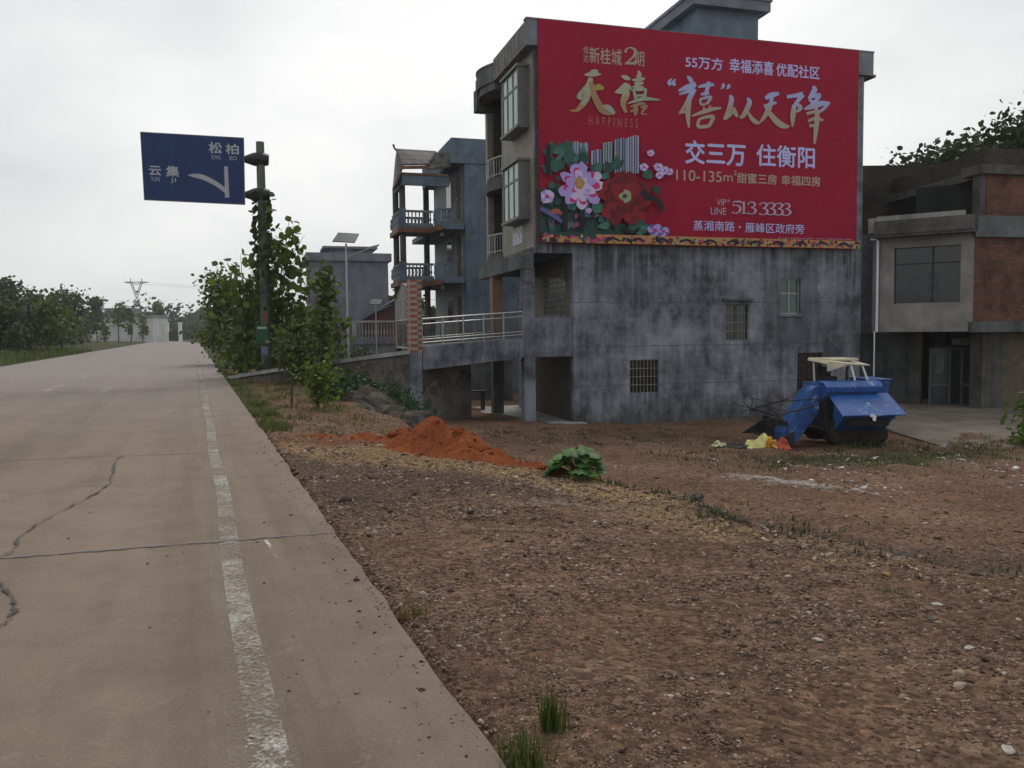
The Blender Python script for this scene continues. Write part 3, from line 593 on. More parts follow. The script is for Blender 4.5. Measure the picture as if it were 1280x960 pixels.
strokes('calligraphy', [[(868, 328, 18), (920, 320, 20), (976, 308, 24)], [(974, 310, 28), (945, 350, 20), (915, 385, 12)], [(925, 370, 16), (960, 400, 22), (930, 430, 10)], [(918, 380, 22), (908, 460, 26), (906, 528, 8)], [(1044, 255, 10), (1052, 285, 28), (1012, 340, 12)], [(1012, 338, 12), (1050, 322, 18), (1086, 318, 20), (1040, 375, 18), (985, 410, 10)], [(1015, 345, 12), (1060, 372, 24), (1110, 370, 26), (1156, 368, 10)], [(985, 408, 12), (1040, 398, 16), (1118, 375, 14)], [(1000, 440, 16), (1060, 425, 16)], [(1150, 368, 12), (1110, 410, 16), (1060, 445, 10)], [(1010, 490, 14), (1060, 470, 16), (1110, 485, 12)], [(1018, 520, 18), (1050, 518, 14)], [(1062, 390, 16), (1070, 470, 26), (1060, 560, 22), (1052, 640, 12)]], O5, 5.333, calli)
strokes('calligraphy', [[(102, 205, 4), (84, 230, 18), (96, 250, 16)], [(128, 208, 4), (112, 232, 18), (124, 252, 16)]], O5, 5.333, calli); strokes('calligraphy', [[(442, 240, 14), (446, 256, 16), (428, 276, 4)], [(476, 246, 14), (482, 260, 16), (464, 276, 4)]], O5, 5.333, calli)
gold = grad_ink('gold_jade_ink', (.36, .2, .08), (.36, .35, .24), bw(770, 145)[1], bw(770, 100)[1], 1.2); jade = ink('jade_ink', (.3, .37, .29)); bronze = ink('bronze_ink', (.33, .2, .11)); olive = ink('olive_gold_ink', (.33, .28, .07))
O6 = (690, 50)
strokes('calligraphy', [[(322, 352, 14), (400, 345, 46), (484, 346, 14)], [(380, 310, 8), (430, 318, 40), (455, 335, 14)], [(385, 380, 40), (360, 480, 62), (330, 600, 66), (250, 700, 36), (176, 708, 8)]], O6, 8, gold, 1.1)
strokes('calligraphy', [[(350, 440, 16), (300, 510, 30), (270, 570, 48), (300, 590, 20)], [(345, 590, 40), (300, 650, 34)]], O6, 8, jade, 1.1); strokes('calligraphy', [[(385, 420, 40), (420, 560, 56), (490, 690, 66), (560, 735, 40), (625, 740, 14)]], O6, 8, bronze, 1.1)
strokes('calligraphy', [[(505, 660, 14), (560, 680, 50), (622, 735, 26)]], O6, 8, jade, 1.1); strokes('calligraphy', [[(410, 490, 30), (460, 475, 60), (515, 490, 20)]], O6, 8, olive, 1.1)
strokes('calligraphy', [[(690, 362, 14), (735, 380, 44), (776, 398, 20)], [(622, 525, 10), (680, 510, 60), (740, 465, 56), (785, 490, 20)], [(725, 430, 30), (735, 540, 66), (705, 640, 50), (738, 730, 26)]], O6, 8, gold, 1.1)
strokes('calligraphy', [[(858, 308, 14), (870, 350, 42), (850, 380, 30)], [(795, 405, 14), (860, 398, 34), (925, 388, 18)], [(820, 440, 30), (860, 440, 40), (910, 430, 20)], [(800, 470, 14), (860, 478, 30), (915, 470, 12)]], O6, 8, gold, 1.1)
strokes('calligraphy', [[(780, 500, 14), (860, 500, 26), (940, 495, 20)], [(812, 510, 22), (835, 590, 30)], [(935, 500, 22), (915, 590, 30)], [(830, 560, 20), (920, 555, 20)], [(752, 640, 10), (850, 605, 30), (930, 590, 36), (1075, 603, 8)]], O6, 8, jade, 1.1)
strokes('calligraphy', [[(780, 670, 16), (880, 640, 30), (930, 640, 12)], [(830, 640, 34), (832, 700, 44), (825, 758, 20)], [(780, 720, 20), (830, 690, 24)], [(880, 680, 18), (940, 662, 26), (890, 735, 18), (945, 745, 12)]], O6, 8, bronze, 1.1)
# flower and tower artwork
AW = (660, 160); ASC = 6.0
def ap(x, y_): q = bw(AW[0]+x/ASC, AW[1]+y_/ASC); return max(q[0], BX0), max(q[1], BZ0)
art_cols = [(.02, .06, .055), (.03, .1, .085), (.055, .16, .12), (.012, .014, .02), (.38, .3, .66), (.55, .48, .72), (.5, .035, .17), (.38, .2, .1), (.16, .008, .018), (.23, .012, .02), (.09, .004, .012), (.3, .33, .2), (.1, .1, .3), (.2, .27, .42), (.34, .43, .5), (.1, .13, .22), (.42, .25, .08), (.36, .1, .08), (.2, .06, .12)]
art_m = [ink('printed_ink', c_) for c_ in art_cols]
ra = random.Random(21)
art = MB()
def blobp(x, y_, rx, ry, mi, n=11, jit=.25, rot=0):
    y = lay(); ps = []
    for k in range(n):
        t_ = 2*PI*k/n; r_ = 1+ra.uniform(-jit, jit); dx, dy = rx*r_*math.cos(t_), ry*r_*math.sin(t_)
        ps.append(ap(x+dx*math.cos(rot)-dy*math.sin(rot), y_+dx*math.sin(rot)+dy*math.cos(rot)))
    c_ = ap(x, y_); art.add([(c_[0], y, c_[1])]+[(p[0], y, p[1]) for p in ps], [(0, 1+(k+1) % n, 1+k) for k in range(n)], mi)
def rectp(x0, y0, x1, y1, mi):
    y = lay(); art.poly([(p[0], y, p[1]) for p in (ap(x0, y1), ap(x1, y1), ap(x1, y0), ap(x0, y0))], mi)
def leafp(x, y_, L_, wd, ang, mi):
    y = lay(); c_, s_ = math.cos(ang), math.sin(ang); ps = []
    for a, b_ in ((0, 0), (.3, -.5), (.65, -.42), (1, 0), (.65, .42), (.3, .5)): ps.append(ap(x+a*L_*c_-b_*wd*s_, y_+a*L_*s_+b_*wd*c_))
    art.poly([(p[0], y, p[1]) for p in ps][::-1], mi)
def tower(x0, x1, y0, y1, cols, n):
    rectp(x0, y0+14, x1, y1, cols[0]); wdt = (x1-x0)/n
    for k in range(n):
        rectp(x0+k*wdt, y0+ra.uniform(0, 24), x0+k*wdt+wdt*.55, y1, cols[1+k % (len(cols)-1)])
rectp(86, 455, 470, 800, 0); rectp(470, 640, 640, 800, 0); rectp(640, 720, 900, 800, 0)
def block(x0, x1, y0, y1, base, face, lite, dark):
    n_ = max(3, int((x1-x0)/17)); wd_ = (x1-x0)/n_; rectp(x0, y0+16, x1, y1, base)
    for k in range(n_):
        top_ = y0+abs(k-n_*.55)*5+ra.uniform(0, 5); rectp(x0+k*wd_, top_, x0+k*wd_+wd_*.62, y1, face if k % 2 else lite); rectp(x0+k*wd_+wd_*.66, top_+9, x0+k*wd_+wd_*.98, y1, dark)
        for q_ in range(int((y1-top_)/13)): rectp(x0+k*wd_+wd_*.1, top_+10+q_*13, x0+k*wd_+wd_*.55, top_+14+q_*13, dark if k % 2 else base)
block(330, 380, 96, 270, 13, 14, 14, 15); block(384, 446, 104, 270, 15, 2, 14, 13); block(470, 552, 160, 350, 12, 13, 5, 3); block(556, 630, 104, 330, 15, 14, 14, 3); block(642, 742, 76, 340, 15, 13, 14, 3); block(738, 826, 58, 345, 12, 14, 5, 3)
for k in range(26): leafp(ra.uniform(160, 430), ra.uniform(180, 330), ra.uniform(50, 110), ra.uniform(30, 60), ra.uniform(-2.6, -.5), ra.choice([0, 1, 1, 2]))
blobp(285, 180, 40, 90, 1); blobp(240, 190, 24, 34, 2); blobp(410, 225, 40, 40, 0); blobp(200, 290, 45, 50, 1)
for k in range(60): leafp(ra.uniform(95, 480), ra.uniform(330, 790), ra.uniform(40, 120), ra.uniform(24, 60), ra.uniform(0, 6.3), ra.choice([0, 0, 1, 2, 3, 18, 12]))
for k in range(22): leafp(ra.uniform(500, 900), ra.uniform(660, 780), ra.uniform(50, 120), ra.uniform(30, 70), ra.uniform(0, 6.3), ra.choice([0, 1, 2, 1]))
for k in range(14): leafp(ra.uniform(450, 660), ra.uniform(290, 420), ra.uniform(50, 100), ra.uniform(30, 60), ra.uniform(-2.6, -.5), ra.choice([0, 1, 2]))
rectp(125, 130, 158, 360, 3); rectp(248, 560, 285, 790, 3); rectp(372, 600, 410, 800, 3)
leafp(540, 640, 110, 90, -2.3, 2); leafp(870, 350, 60, 50, .4, 2); blobp(880, 355, 36, 34, 1); leafp(920, 440, 80, 60, .8, 0)
for x, y_, r_ in ((130, 520, 56), (855, 300, 32), (905, 195, 26), (960, 300, 34), (1010, 325, 34), (1045, 335, 28), (970, 360, 30), (935, 770, 58), (1000, 780, 46), (440, 625, 22)):
    for k in range(7): blobp(x+r_*.55*math.cos(k*.9), y_+r_*.55*math.sin(k*.9), r_*.5, r_*.42, 4 if k % 2 else 5, 8) if y_ < 700 else blobp(x+r_*.5*math.cos(k*.9), y_+r_*.4*math.sin(k*.9), r_*.5, r_*.4, 12 if k % 2 else 4, 8)
    blobp(x, y_, r_*.3, r_*.25, 6, 7)
def peony(cx, cy, R, rings, sq=1.):
    for rr, n_, sz, cs in rings:
        for k in range(n_):
            a = 2*PI*k/n_+ra.uniform(-.2, .2)+rr; blobp(cx+R*rr*math.cos(a), cy+R*rr*sq*math.sin(a), R*sz, R*sz*.72, ra.choice(cs), 10, .16, a)
peony(385, 440, 160, [(.72, 9, .36, [5, 4]), (.6, 8, .26, [6, 6, 6]), (.45, 8, .28, [5, 5, 4]), (.34, 6, .16, [6, 4]), (.2, 5, .2, [5])], 1.05); blobp(372, 418, 36, 42, 7, 12); blobp(372, 415, 22, 26, 16, 12)
peony(715, 535, 190, [(.72, 10, .4, [8, 9]), (.62, 9, .3, [9, 10]), (.48, 9, .32, [9, 8]), (.35, 7, .26, [10, 9]), (.2, 6, .24, [8, 9])], .98); blobp(710, 518, 42, 44, 11, 12, .3); blobp(710, 518, 20, 18, 0, 9)
brush(art, [(840, 480, 50), (880, 520, 44), (940, 545, 40), (985, 590, 30), (975, 640, 12)], AW, ASC, lay(), 3); brush(art, [(700, 740, 20), (730, 770, 30), (800, 800, 14)], AW, ASC, lay(), 3); brush(art, [(80, 610, 24), (160, 650, 36), (240, 710, 24)], AW, ASC, lay(), 12); brush(art, [(150, 640, 20), (200, 630, 40), (240, 650, 16)], AW, ASC, lay(), 17)
o = art.build('flower_artwork', art_m, ban)
bord = MB(); yb = lay()
zb0, zb1 = BZ0+.005, BZ0+.33
bord.poly([(2.0, yb, zb0), (BX1, yb, zb0), (BX1, yb, zb1-.05), (2.0, yb, zb1-.03)], 16); bord.poly([(BX0, yb, zb0), (2.0, yb, zb0), (2.0, yb, zb1), (BX0, yb, zb1+.05)], 0)
for k in range(420):
    y = lay() if k % 8 == 0 else LAY[0]; x = BX0+.05+(k+.5)/420*(BX1-BX0-.1)+ra.uniform(-.03, .03); z = ra.uniform(zb0+.03, zb1-.1); r_ = ra.uniform(.03, .12); n_ = 7; a0 = ra.uniform(0, 3)
    y = yb-.0002*(1+k % 12)
    bord.poly([(x+r_*ra.uniform(.5, 1.1)*math.cos(a0+2*PI*q/n_), y, min(zb1+.01, max(zb0, z+r_*ra.uniform(.5, 1.1)*math.sin(a0+2*PI*q/n_)))) for q in range(n_)], ra.choice([3, 3, 7, 17, 18, 16, 16, 11, 0, 6, 8]))
for x in np.arange(2.6, 12.2, .92):
    for sg in (1, -1):
        bord.add([(x, yb-.0035, zb1-.1), (x+sg*.16, yb-.0035, zb1-.14), (x+sg*.3, yb-.0035, zb0+.1), (x+sg*.22, yb-.0035, zb0+.08), (x, yb-.0035, zb1-.18)], [(0, 1, 2, 3, 4)], 3)
bord.build('printed_border', art_m, ban)
m = MB(); y = yb-.006; q = ra
for k in range(86):
    if q.random() < .12: continue
    s_, z_ = bw(968+k*1.07, 298.2+k*.02); m.box(s_, s_+.02, y, y+.0006, z_-.025*q.uniform(.3, 1), z_+.02*q.uniform(.3, 1))
m.build('fine_print', ink_pale, ban)

# ---------------------------------------------------------------- bridge, ramp and gate
br = thing('footbridge', 'sloping cement footbridge with steel railings leading to the banner house', 'bridge', C1, YAW)
x0, x1 = -3.88, -.452
def deck(x): return 1.2+(x-x0)/(x1-x0)*.23
m = MB().hexa([(x0,0,.44),(x1,0,.78),(x1,.25,.78),(x0,.25,.44),(x0,0,deck(x0)),(x1,0,deck(x1)),(x1,.25,deck(x1)),(x0,.25,deck(x0))]); m.build('side_beam', cem1, br)
m = MB().hexa([(x0,.25,.95),(x1,.25,1.18),(x1,3.8,1.18),(x0,3.8,.95),(x0,.25,deck(x0)-.03),(x1,.25,deck(x1)-.03),(x1,3.8,deck(x1)-.03),(x0,3.8,deck(x0)-.03)]).hexa([(x0,3.8,.5),(x1,3.8,.8),(x1,4.05,.8),(x0,4.05,.5),(x0,3.8,deck(x0)),(x1,3.8,deck(x1)),(x1,4.05,deck(x1)),(x0,4.05,deck(x0))])
m.build('deck', cemB, br)
for y in (.1, 3.93):
    m = MB()
    for h_, r_ in ((.88, .035), (.72, .022), (.22, .022), (.12, .022)): m.tube([(x0, y, deck(x0)+h_), (x1, y, deck(x1)+h_)], r_, 8)
    for k in range(6): x = x0+(x1-x0)*k/5; m.tube([(x, y, deck(x)-.02), (x, y, deck(x)+.88)], .03, 8)
    for k in range(41): x = x0+(x1-x0)*k/40; m.tube([(x, y, deck(x)+.22), (x, y, deck(x)+.72)], .011, 5, 1)
    m.build('railing', [steel, plain('unlit_bars', (.12, .115, .11), .5, .5)], br)  # uprights coloured darker because only the rails catch the glint
gp = thing('gate_pillar', 'striped red brick gate pillar on a cement plinth at the head of the ramp', 'pillar', C1+S*-4.32+np.array([0, 0, 0]), YAW)
m = MB().box(0, .42, 0, .42, -1.6, 1.0); m.build('plinth', cem1, gp, bevel=.015)
m = MB().box(.002, .28, .0, .42, 1.0, 3.36); m.build('shaft', pillar_brick, gp); m = MB().box(.28, .43, .0, .42, 1.0, 3.36); plabel(m.build('shaft', tan_brick, gp), 'tan brick edge of the pillar')
gt = thing('metal_gate', 'tall arched wrought metal gate standing open beside the striped pillar', 'gate', C1+S*-4.15+T*.46+np.array([0, 0, 1.08]), YAW)
m = MB(); gl = 3.3
top = [(0, gl*k/14, 1.75+.5*math.sin(PI*k/14)) for k in range(15)]
m.tube(top, .03, 6); m.tube([(0, 0, 0), (0, 0, 1.75)], .04, 6); m.tube([(0, gl, 0), (0, gl, 1.75)], .05, 6); m.tube([(0, 0, .05), (0, gl, .05)], .03, 6); m.tube([(0, 0, 1.0), (0, gl, 1.0)], .025, 6); m.tube([(0, 0, 1.7), (0, gl, 1.7)], .02, 6); m.tube([(0, gl/2, 0), (0, gl/2, 2.2)], .04, 6)
for k in range(1, 24): y = gl*k/24; m.tube([(0, y, 1.0), (0, y, 1.75+.48*math.sin(PI*k/24))], .012, 5)
m.build('frame', plain('dull_steel', (.3, .29, .27), .4, .4, .2), gt)
m = MB().box(-.01, .01, .04, gl-.05, .08, .98)
for k in range(7): m.box(-.03, .03, .3+k*.4, .55+k*.4, .2, .85)
m.build('panel', plain('grey_gate_sheet', (.11, .1, .085), .5, .3), gt)
rmp = thing('access_ramp', 'narrow cement ramp rising from the road to the gate pillar on a rough stone wall', 'ramp', (0, 0, 0))
p0 = C1+S*-4.34; p1 = np.array([-11.0, 32.3, 0]); dr = p1-p0; ln = np.linalg.norm(dr[:2]); pn = np.array([-dr[1], dr[0], 0])/ln
if pn[1] < 0: pn = -pn
def rz(k): return 1.06*(1-k)**.9+.03
def rq(k, off, z): q = p0+dr*k+pn*off; return (q[0], q[1], z)
m = MB(); ks = [i/12 for i in range(13)]
for a, b_ in zip(ks[:-1], ks[1:]): m.hexa([rq(a,-.06,rz(a)-.13),rq(a,3.3,rz(a)-.13),rq(b_,3.3,rz(b_)-.13),rq(b_,-.06,rz(b_)-.13),rq(a,-.06,rz(a)),rq(a,3.3,rz(a)),rq(b_,3.3,rz(b_)),rq(b_,-.06,rz(b_))])
m.build('ramp_slab', cemP, rmp)
mt_st, t, b, N, L = nodes('rubble_stone_wall')
vo = N('ShaderNodeTexVoronoi'); vo.inputs['Scale'].default_value = 2.6; vo.feature = 'F1'; L(N('ShaderNodeTexCoord').outputs['Object'], vo.inputs['Vector'])
sx = N('ShaderNodeSeparateXYZ'); L(vo.outputs['Color'], sx.inputs[0])
c = ramp(t, sx.outputs[0], [(0, (.06, .05, .045)), (1, (.15, .13, .115))]); c = mixc(t, 1., c, ramp(t, noise(t, 9, detail=6), [(.3, .6), (.7, 1.2)]), 'MULTIPLY')
L(c, b.inputs['Base Color']); b.inputs['Roughness'].default_value = .95; bump(t, b, vo.outputs['Distance'], -.9, .1)
m = MB()
for a, b_ in zip(ks[:-1], ks[1:]): m.hexa([rq(a,.0,-1.6),rq(a,3.2,-1.6),rq(b_,3.2,-1.6),rq(b_,.0,-1.6),rq(a,.02,rz(a)-.133),rq(a,3.2,rz(a)-.133),rq(b_,3.2,rz(b_)-.133),rq(b_,.02,rz(b_)-.133)])
m.build('stone_side', mt_st, rmp)
# yard under the bridge, wooden bench, back fence wall
m = MB(); q = [C1+S*a+T*b_ for a, b_ in ((-4.2, -1.2), (1.6, -.5), (1.6, 7), (-5.5, 7))]
m.prism([(p[0], p[1], -1.62) for p in q], (0, 0, .16)); struct(m.build('yard_paving', cemP))
bn = thing('wooden_bench', 'small wooden bench standing in the shade under the footbridge', 'bench', C1+S*-.9+T*5.6+np.array([0, 0, -1.46]), YAW+.2)
MB().box(-.6, .6, -.16, .16, .72, .78).build('seat', wood_dark, bn)
for x in (-.45, .45): MB().box(x-.04, x+.04, -.12, .12, 0, .72).build('leg', wood_dark, bn)
fw = thing('low_block_wall', 'dark low block wall behind the footbridge', 'wall', C1+S*-5+T*11.5+np.array([0, 0, -1.7]), YAW)
MB().box(0, 7.5, 0, .24, 0, 1.9).box(-.02, 7.52, -.03, .27, 1.9, 2.0).build('wall', cemB, fw)

# ---------------------------------------------------------------- bluish house with balconies and a small tiled roof
C2 = P(582, 300, 45.); C2[2] = 0
h2 = thing('balcony_house', 'bluish cement house with stacked balconies and a small tiled porch roof', 'house', C2, YAW)
m = MB().box(0, 11, 0, 8.5, -2.2, 10.6); m.build('wall', cem2, h2)
m = MB().box(-.72, 11.2, -.03, .2, 10.62, 11.95).box(-.72, -.5, .2, 8.6, 10.62, 11.95).box(-.5, 11.2, .2, 8.6, 10.62, 10.8); m.build('roof', cem2, h2, bevel=.02)
inner = plain('balcony_plaster', (.19, .21, .21), .9, var=.2)
# side strip of the open front: shaded recess wall with doors
m = MB().box(-.06, -.003, .5, 8.3, -1.2, 10.6); m.build('front_wall', inner, h2)
for z in (1.4, 4.75, 7.95):
    o = MB().box(-.1, -.063, .9, 1.7, z, z+2.2).build('door', wood_dark, h2); MB().box(-.12, -.102, 1.5, 1.6, z+.95, z+1.1).build('handle', steel, o)
    o = MB().box(-.11, -.063, 2.9, 4.3, z+.7, z+2.2).build('window', grey_alu, h2); MB().box(-.125, -.112, 3.0, 4.2, z+.8, z+2.1).build('pane', glass_dark, o)
m = MB().box(-.72, -.06, -.03, .15, -2.2, .4); m.build('buttress', cem2, h2)
def baluster(m, x, y, z, h_):
    m.lathe((x, y, z), [(.05, 0), (.03, h_*.12), (.065, h_*.35), (.03, h_*.62), (.045, h_*.85), (.03, h_*.93), (.05, h_)], 6)
PX0, PX1, PY0, PY1 = -3.35, -1.5, 1.2, 4.0          # porch bay in front of the house
for z in (1.2, 4.3, 7.15):
    m = MB().box(-1.5, -.06, 0, 8.2, z, z+.28); b_ = m.build('balcony', cem2, h2)
    m = MB().box(PX0, PX1, PY0, PY1, z, z+.3); m.build('balcony', cem2, h2)
    m = MB().prism([(PX0-.2, PY0-.2, z+.0), (-.7, PY0-.2, z-.0), (-.7, PY0+.2, z-.3), (PX0, PY0+.1, z-.3)], (0, .001, 0)) if False else MB().box(PX0-.12, -1.0, PY0-.12, PY0+.1, z-.1, z+.16).box(PX0-.12, PX0+.1, PY0+.1, PY1+.12, z-.1, z+.16).box(-1.62, -1.3, -.1, PY0-.12, z-.1, z+.16)
    plabel(m.build('trim', wood_orange, h2), 'orange brown boarded edge of the balcony')
    if z > 2:
        m = MB().box(-1.45, -.7, .02, .14, z+.28, z+.42).box(-1.45, -.7, .02, .14, z+.98, z+1.1).box(-1.5, -1.36, .0, 1.1, z+.28, z+1.1)
        for k in range(4): baluster(m, -1.2+k*.15, .08, z+.42, .56)
        m.build('balustrade', cem2, b_)
        m = MB().box(PX0, PX1, PY0+.02, PY0+.14, z+.3, z+.42).box(PX0, PX1, PY0+.02, PY0+.14, z+1.0, z+1.12).box(PX0, PX0+.12, PY0+.14, PY1, z+.3, z+.42).box(PX0, PX0+.12, PY0+.14, PY1, z+1.0, z+1.12).box(PX0, PX1, PY1-.14, PY1-.02, z+.3, z+.42).box(PX0, PX1, PY1-.14, PY1-.02, z+1.0, z+1.12)
        for k in range(9): baluster(m, PX0+.3+k*.2, PY0+.08, z+.42, .58); baluster(m, PX0+.3+k*.2, PY1-.08, z+.42, .58)
        for k in range(16): baluster(m, PX0+.06, PY0+.3+k*.22, z+.42, .58)
        plabel(m.build('balustrade', cem3, h2), 'pale balustrade of the porch bay')
        m = MB().box(PX0-.05, PX0+.35, PY0-.03, PY0, z+.05, z+1.2); m.build('corner_panel', cem2, h2)
for (x, y) in ((PX0+.2, PY0+.2), (PX0+.2, PY1-.2), (PX1+.1, PY1-.2)):
    m = MB().tube([(x, y, -1.6), (x, y, 9.9)], .17, 12); m.build('column', cem4, h2)
# porch roof: two tiled slopes with upturned ridge ends
tile_roof = coursed('weathered_roof_tile', (.13, .112, .105), (.19, .165, .155), (.07, .055, .05), .22, .3, .03, .7, .4, .9, 0)
R1, R2, E1, E2, EL = (-3.41, 1.3, 11.41), (-1.27, 1.3, 11.39), (-3.28, .3, 10.42), (-1.96, .3, 10.5), (-3.62, .3, 9.58)
def slope(m, pts, th=.1): return m.prism(pts, (0, 0, th))
m = MB(); slope(m, [R1, E1, E2, R2]); slope(m, [R1, (-3.2, 3.4, 11.2), (-3.3, 3.8, 9.7), EL, E1]); slope(m, [(-3.2, 3.4, 11.2), R1, R2, (-1.15, 3.4, 11.2)])
m.tube([(-3.6, 1.28, 11.72), (-3.52, 1.3, 11.5), R1, R2], .06, 6); m.tube([R1, E1, EL], .06, 6); m.tube([R2, E2], .06, 6)
m.build('porch_roof', tile_roof, h2)
m = MB().prism([(E1[0], .25, 10.24), (E2[0], .25, 10.32), (E2[0], .25, 10.48), (E1[0], .25, 10.4)], (0, .1, 0)); m.prism([(EL[0], .2, 9.38), (E1[0], .25, 10.2), (E1[0], .25, 10.38), (EL[0], .2, 9.55)], (0, .1, 0))
m.prism([(E2[0], .26, 10.32), (-.75, .12, 10.5), (-.75, .5, 11.3), (-1.2, 1.2, 11.3), (E2[0], .26, 10.46)], (0, .02, -.1), 1); m.box(-3.3, -.8, .4, 3.6, 9.98, 10.1)
plabel(m.build('roof_soffit', [wood_orange, cem4], h2), 'orange brown boarded eaves under the tiled roof')
m = MB().box(-3.3, -.75, .45, .6, 9.45, 9.98).box(-3.3, -3.1, .6, 3.6, 9.45, 9.98); m.build('roof_beam', cem2, h2)
m = MB()
for z in (4.0, 6.85, 9.4): m.lathe((-1.1, .8, z), [(.02, .25), (.1, .15), (.13, .05), (.08, 0)], 10)
m.build('ceiling_lamp', plain('lamp_bowl', (.5, .45, .35), .4), h2)

# ---------------------------------------------------------------- grey house farther along the road
C3 = P(486, 380, 62.); C3[2] = 0
h3 = thing('grey_house', 'plain grey two storey house behind the solar street lamp', 'house', C3, YAW)
m = MB().box(-5.6, 0, 0, 7, -1.5, 6.92); m.build('wall', cem3, h3)
m = MB().box(-5.9, .25, -.2, .2, 6.92, 7.5).box(-5.9, -5.6, .2, 7.2, 6.92, 7.5).box(-5.6, .25, .2, 7.2, 6.92, 7.05); m.build('roof', cem3, h3)
m = MB().box(-4.1, -1.0, 1.5, 4.5, 7.05, 7.95).box(-4.6, -.6, 1.2, 4.8, 7.95, 8.12); m.build('stair_tower', cem3, h3)
redd = plain('dull_red_door', (.16, .04, .045), .6)
for z in (.6, 4.0):
    o = MB().box(-5.7, -5.603, 1.2, 3.4, z, z+2.3).build('door', redd, h3); MB().box(-5.75, -5.703, 2.2, 2.35, z+1, z+1.2).build('handle', steel, o)
    o = MB().box(-5.68, -5.603, 4.2, 5.9, z+.8, z+2.2).build('window', grey_alu, h3); MB().box(-5.7, -5.683, 4.3, 5.8, z+.9, z+2.1).build('pane', glass_dark, o)
bal = thing('balustrade_wall', 'low cement wall topped with a row of pale turned balusters', 'balustrade', P(441, 430, 57.)*np.array([1, 1, 0]), YAW)
m = MB().box(0, 3.2, 0, .25, -.8, .9).box(0, 3.2, -.12, .3, .9, 1.35); m.build('wall', cem3, bal)
m = MB().box(0, 3.2, -.02, .26, 2.38, 2.52).box(0, .3, -.02, .26, 1.35, 2.38)
for k in range(13): baluster(m, .5+k*.21, .12, 1.35, 1.03)
m.build('balustrade', cemP, bal)
rs = thing('red_shed', 'small brick red shed with a dark sloping roof behind the balusters', 'shed', P(478, 400, 59.5)*np.array([1, 1, 0]), YAW)
m = MB().prism([(-1.2, 0, 0), (1.2, 0, 0), (1.2, 0, 4.1), (-1.2, 0, 2.7)], (0, 1.5, 0)); m.build('wall', plain('red_painted_wall', (.1, .04, .04), .8, var=.2), rs)
m = MB().hexa([(-1.9, -.3, 2.3), (1.3, -.3, 4.15), (1.3, 1.6, 4.15), (-1.9, 1.6, 2.3), (-1.9, -.3, 2.42), (1.3, -.3, 4.27), (1.3, 1.6, 4.27), (-1.9, 1.6, 2.42)]); m.build('roof', plain('slate_roof', (.09, .1, .13), .7), rs)

# ---------------------------------------------------------------- unfinished brick house on the right
A = P(1217, 350, 30.); YB = math.atan2(.57, -.82)-PI     # the bay turns towards the road
h4 = thing('unfinished_brick_house', 'unfinished bare brick house with a pale framed corner bay beside the banner house', 'house', (A[0], A[1], 0), 0)
def loc(p): return (p[0]-A[0], p[1]-A[1], p[2])
ub = np.array([-.82, .572, 0]); vb = np.array([.572, .82, 0])          # along the bay, into the house
def bayp(u, v, z): q = ub*u+vb*v; return (q[0], q[1], z)
def bbox(m, u0, u1, v0, v1, z0, z1, mi=0):
    return m.hexa([bayp(u0, v0, z0), bayp(u0, v1, z0), bayp(u1, v1, z0), bayp(u1, v0, z0), bayp(u0, v0, z1), bayp(u0, v1, z1), bayp(u1, v1, z1), bayp(u1, v0, z1)], mi)
BL = 3.15
m = MB()
bbox(m, 0, BL, 0, .3, 1.48, 2.55); bbox(m, 0, BL, 0, .3, 4.62, 5.0); bbox(m, 0, .42, 0, .3, 2.55, 4.62); bbox(m, BL-.5, BL, 0, .3, 2.55, 4.62); bbox(m, 0, BL, .3, 5, 1.48, 1.7)
m.build('bay_frame', cemP if False else plain('pale_plaster_frame', (.23, .215, .2), .9, var=.3, scale=1.5), h4)
m = MB(); bbox(m, .42, BL-.5, .2, .24, 2.55, 4.62); o = m.build('window', glass_dark, h4)
m = MB(); [bbox(m, u-.03, u+.03, .15, .198, 2.55, 4.62) for u in (1.35,)]; bbox(m, .42, 2.65, .14, .19, 4.0, 4.03); m.build('frame', iron_dark, o)
m = MB(); bbox(m, 1.15, 1.5, .19, .196, 2.7, 3.7); bbox(m, 1.9, 2.1, .19, .196, 2.7, 3.6); m.build('curtain', plain('dim_curtain', (.07, .08, .085), .9, var=.6), o)
m = MB(); bbox(m, -.05, BL+.1, -.55, 0, 5.0, 5.1); bbox(m, -.05, BL+.1, -.6, -.45, 5.1, 5.6); bbox(m, BL-.02, BL+.1, -.45, 5, 5.1, 5.6); m.build('canopy', cem4, h4)
m = MB(); bbox(m, BL+.1, BL+.35, -.4, 1.5, 5.2, 5.75); bbox(m, .3, BL+.1, -.2, .0, 5.6, 5.82); m.build('canopy_rim', cemP, h4)
m = MB(); bbox(m, BL, BL+.25, .02, .9, 1.45, 5.0); bbox(m, BL, BL+2.2, .9, 1.1, 1.45, 5.3); m.build('side_wall', cem3, h4)
m = MB(); bbox(m, BL+.1, BL+.14, -.15, -.1, -1.7, 1.5); m.tube([bayp(BL+.3, -.15, 5.0), bayp(BL+.05, -.15, 4.95), bayp(BL+.05, -.12, 1.5)], .05, 8)
m.build('drain_pipe', white_paint, h4)
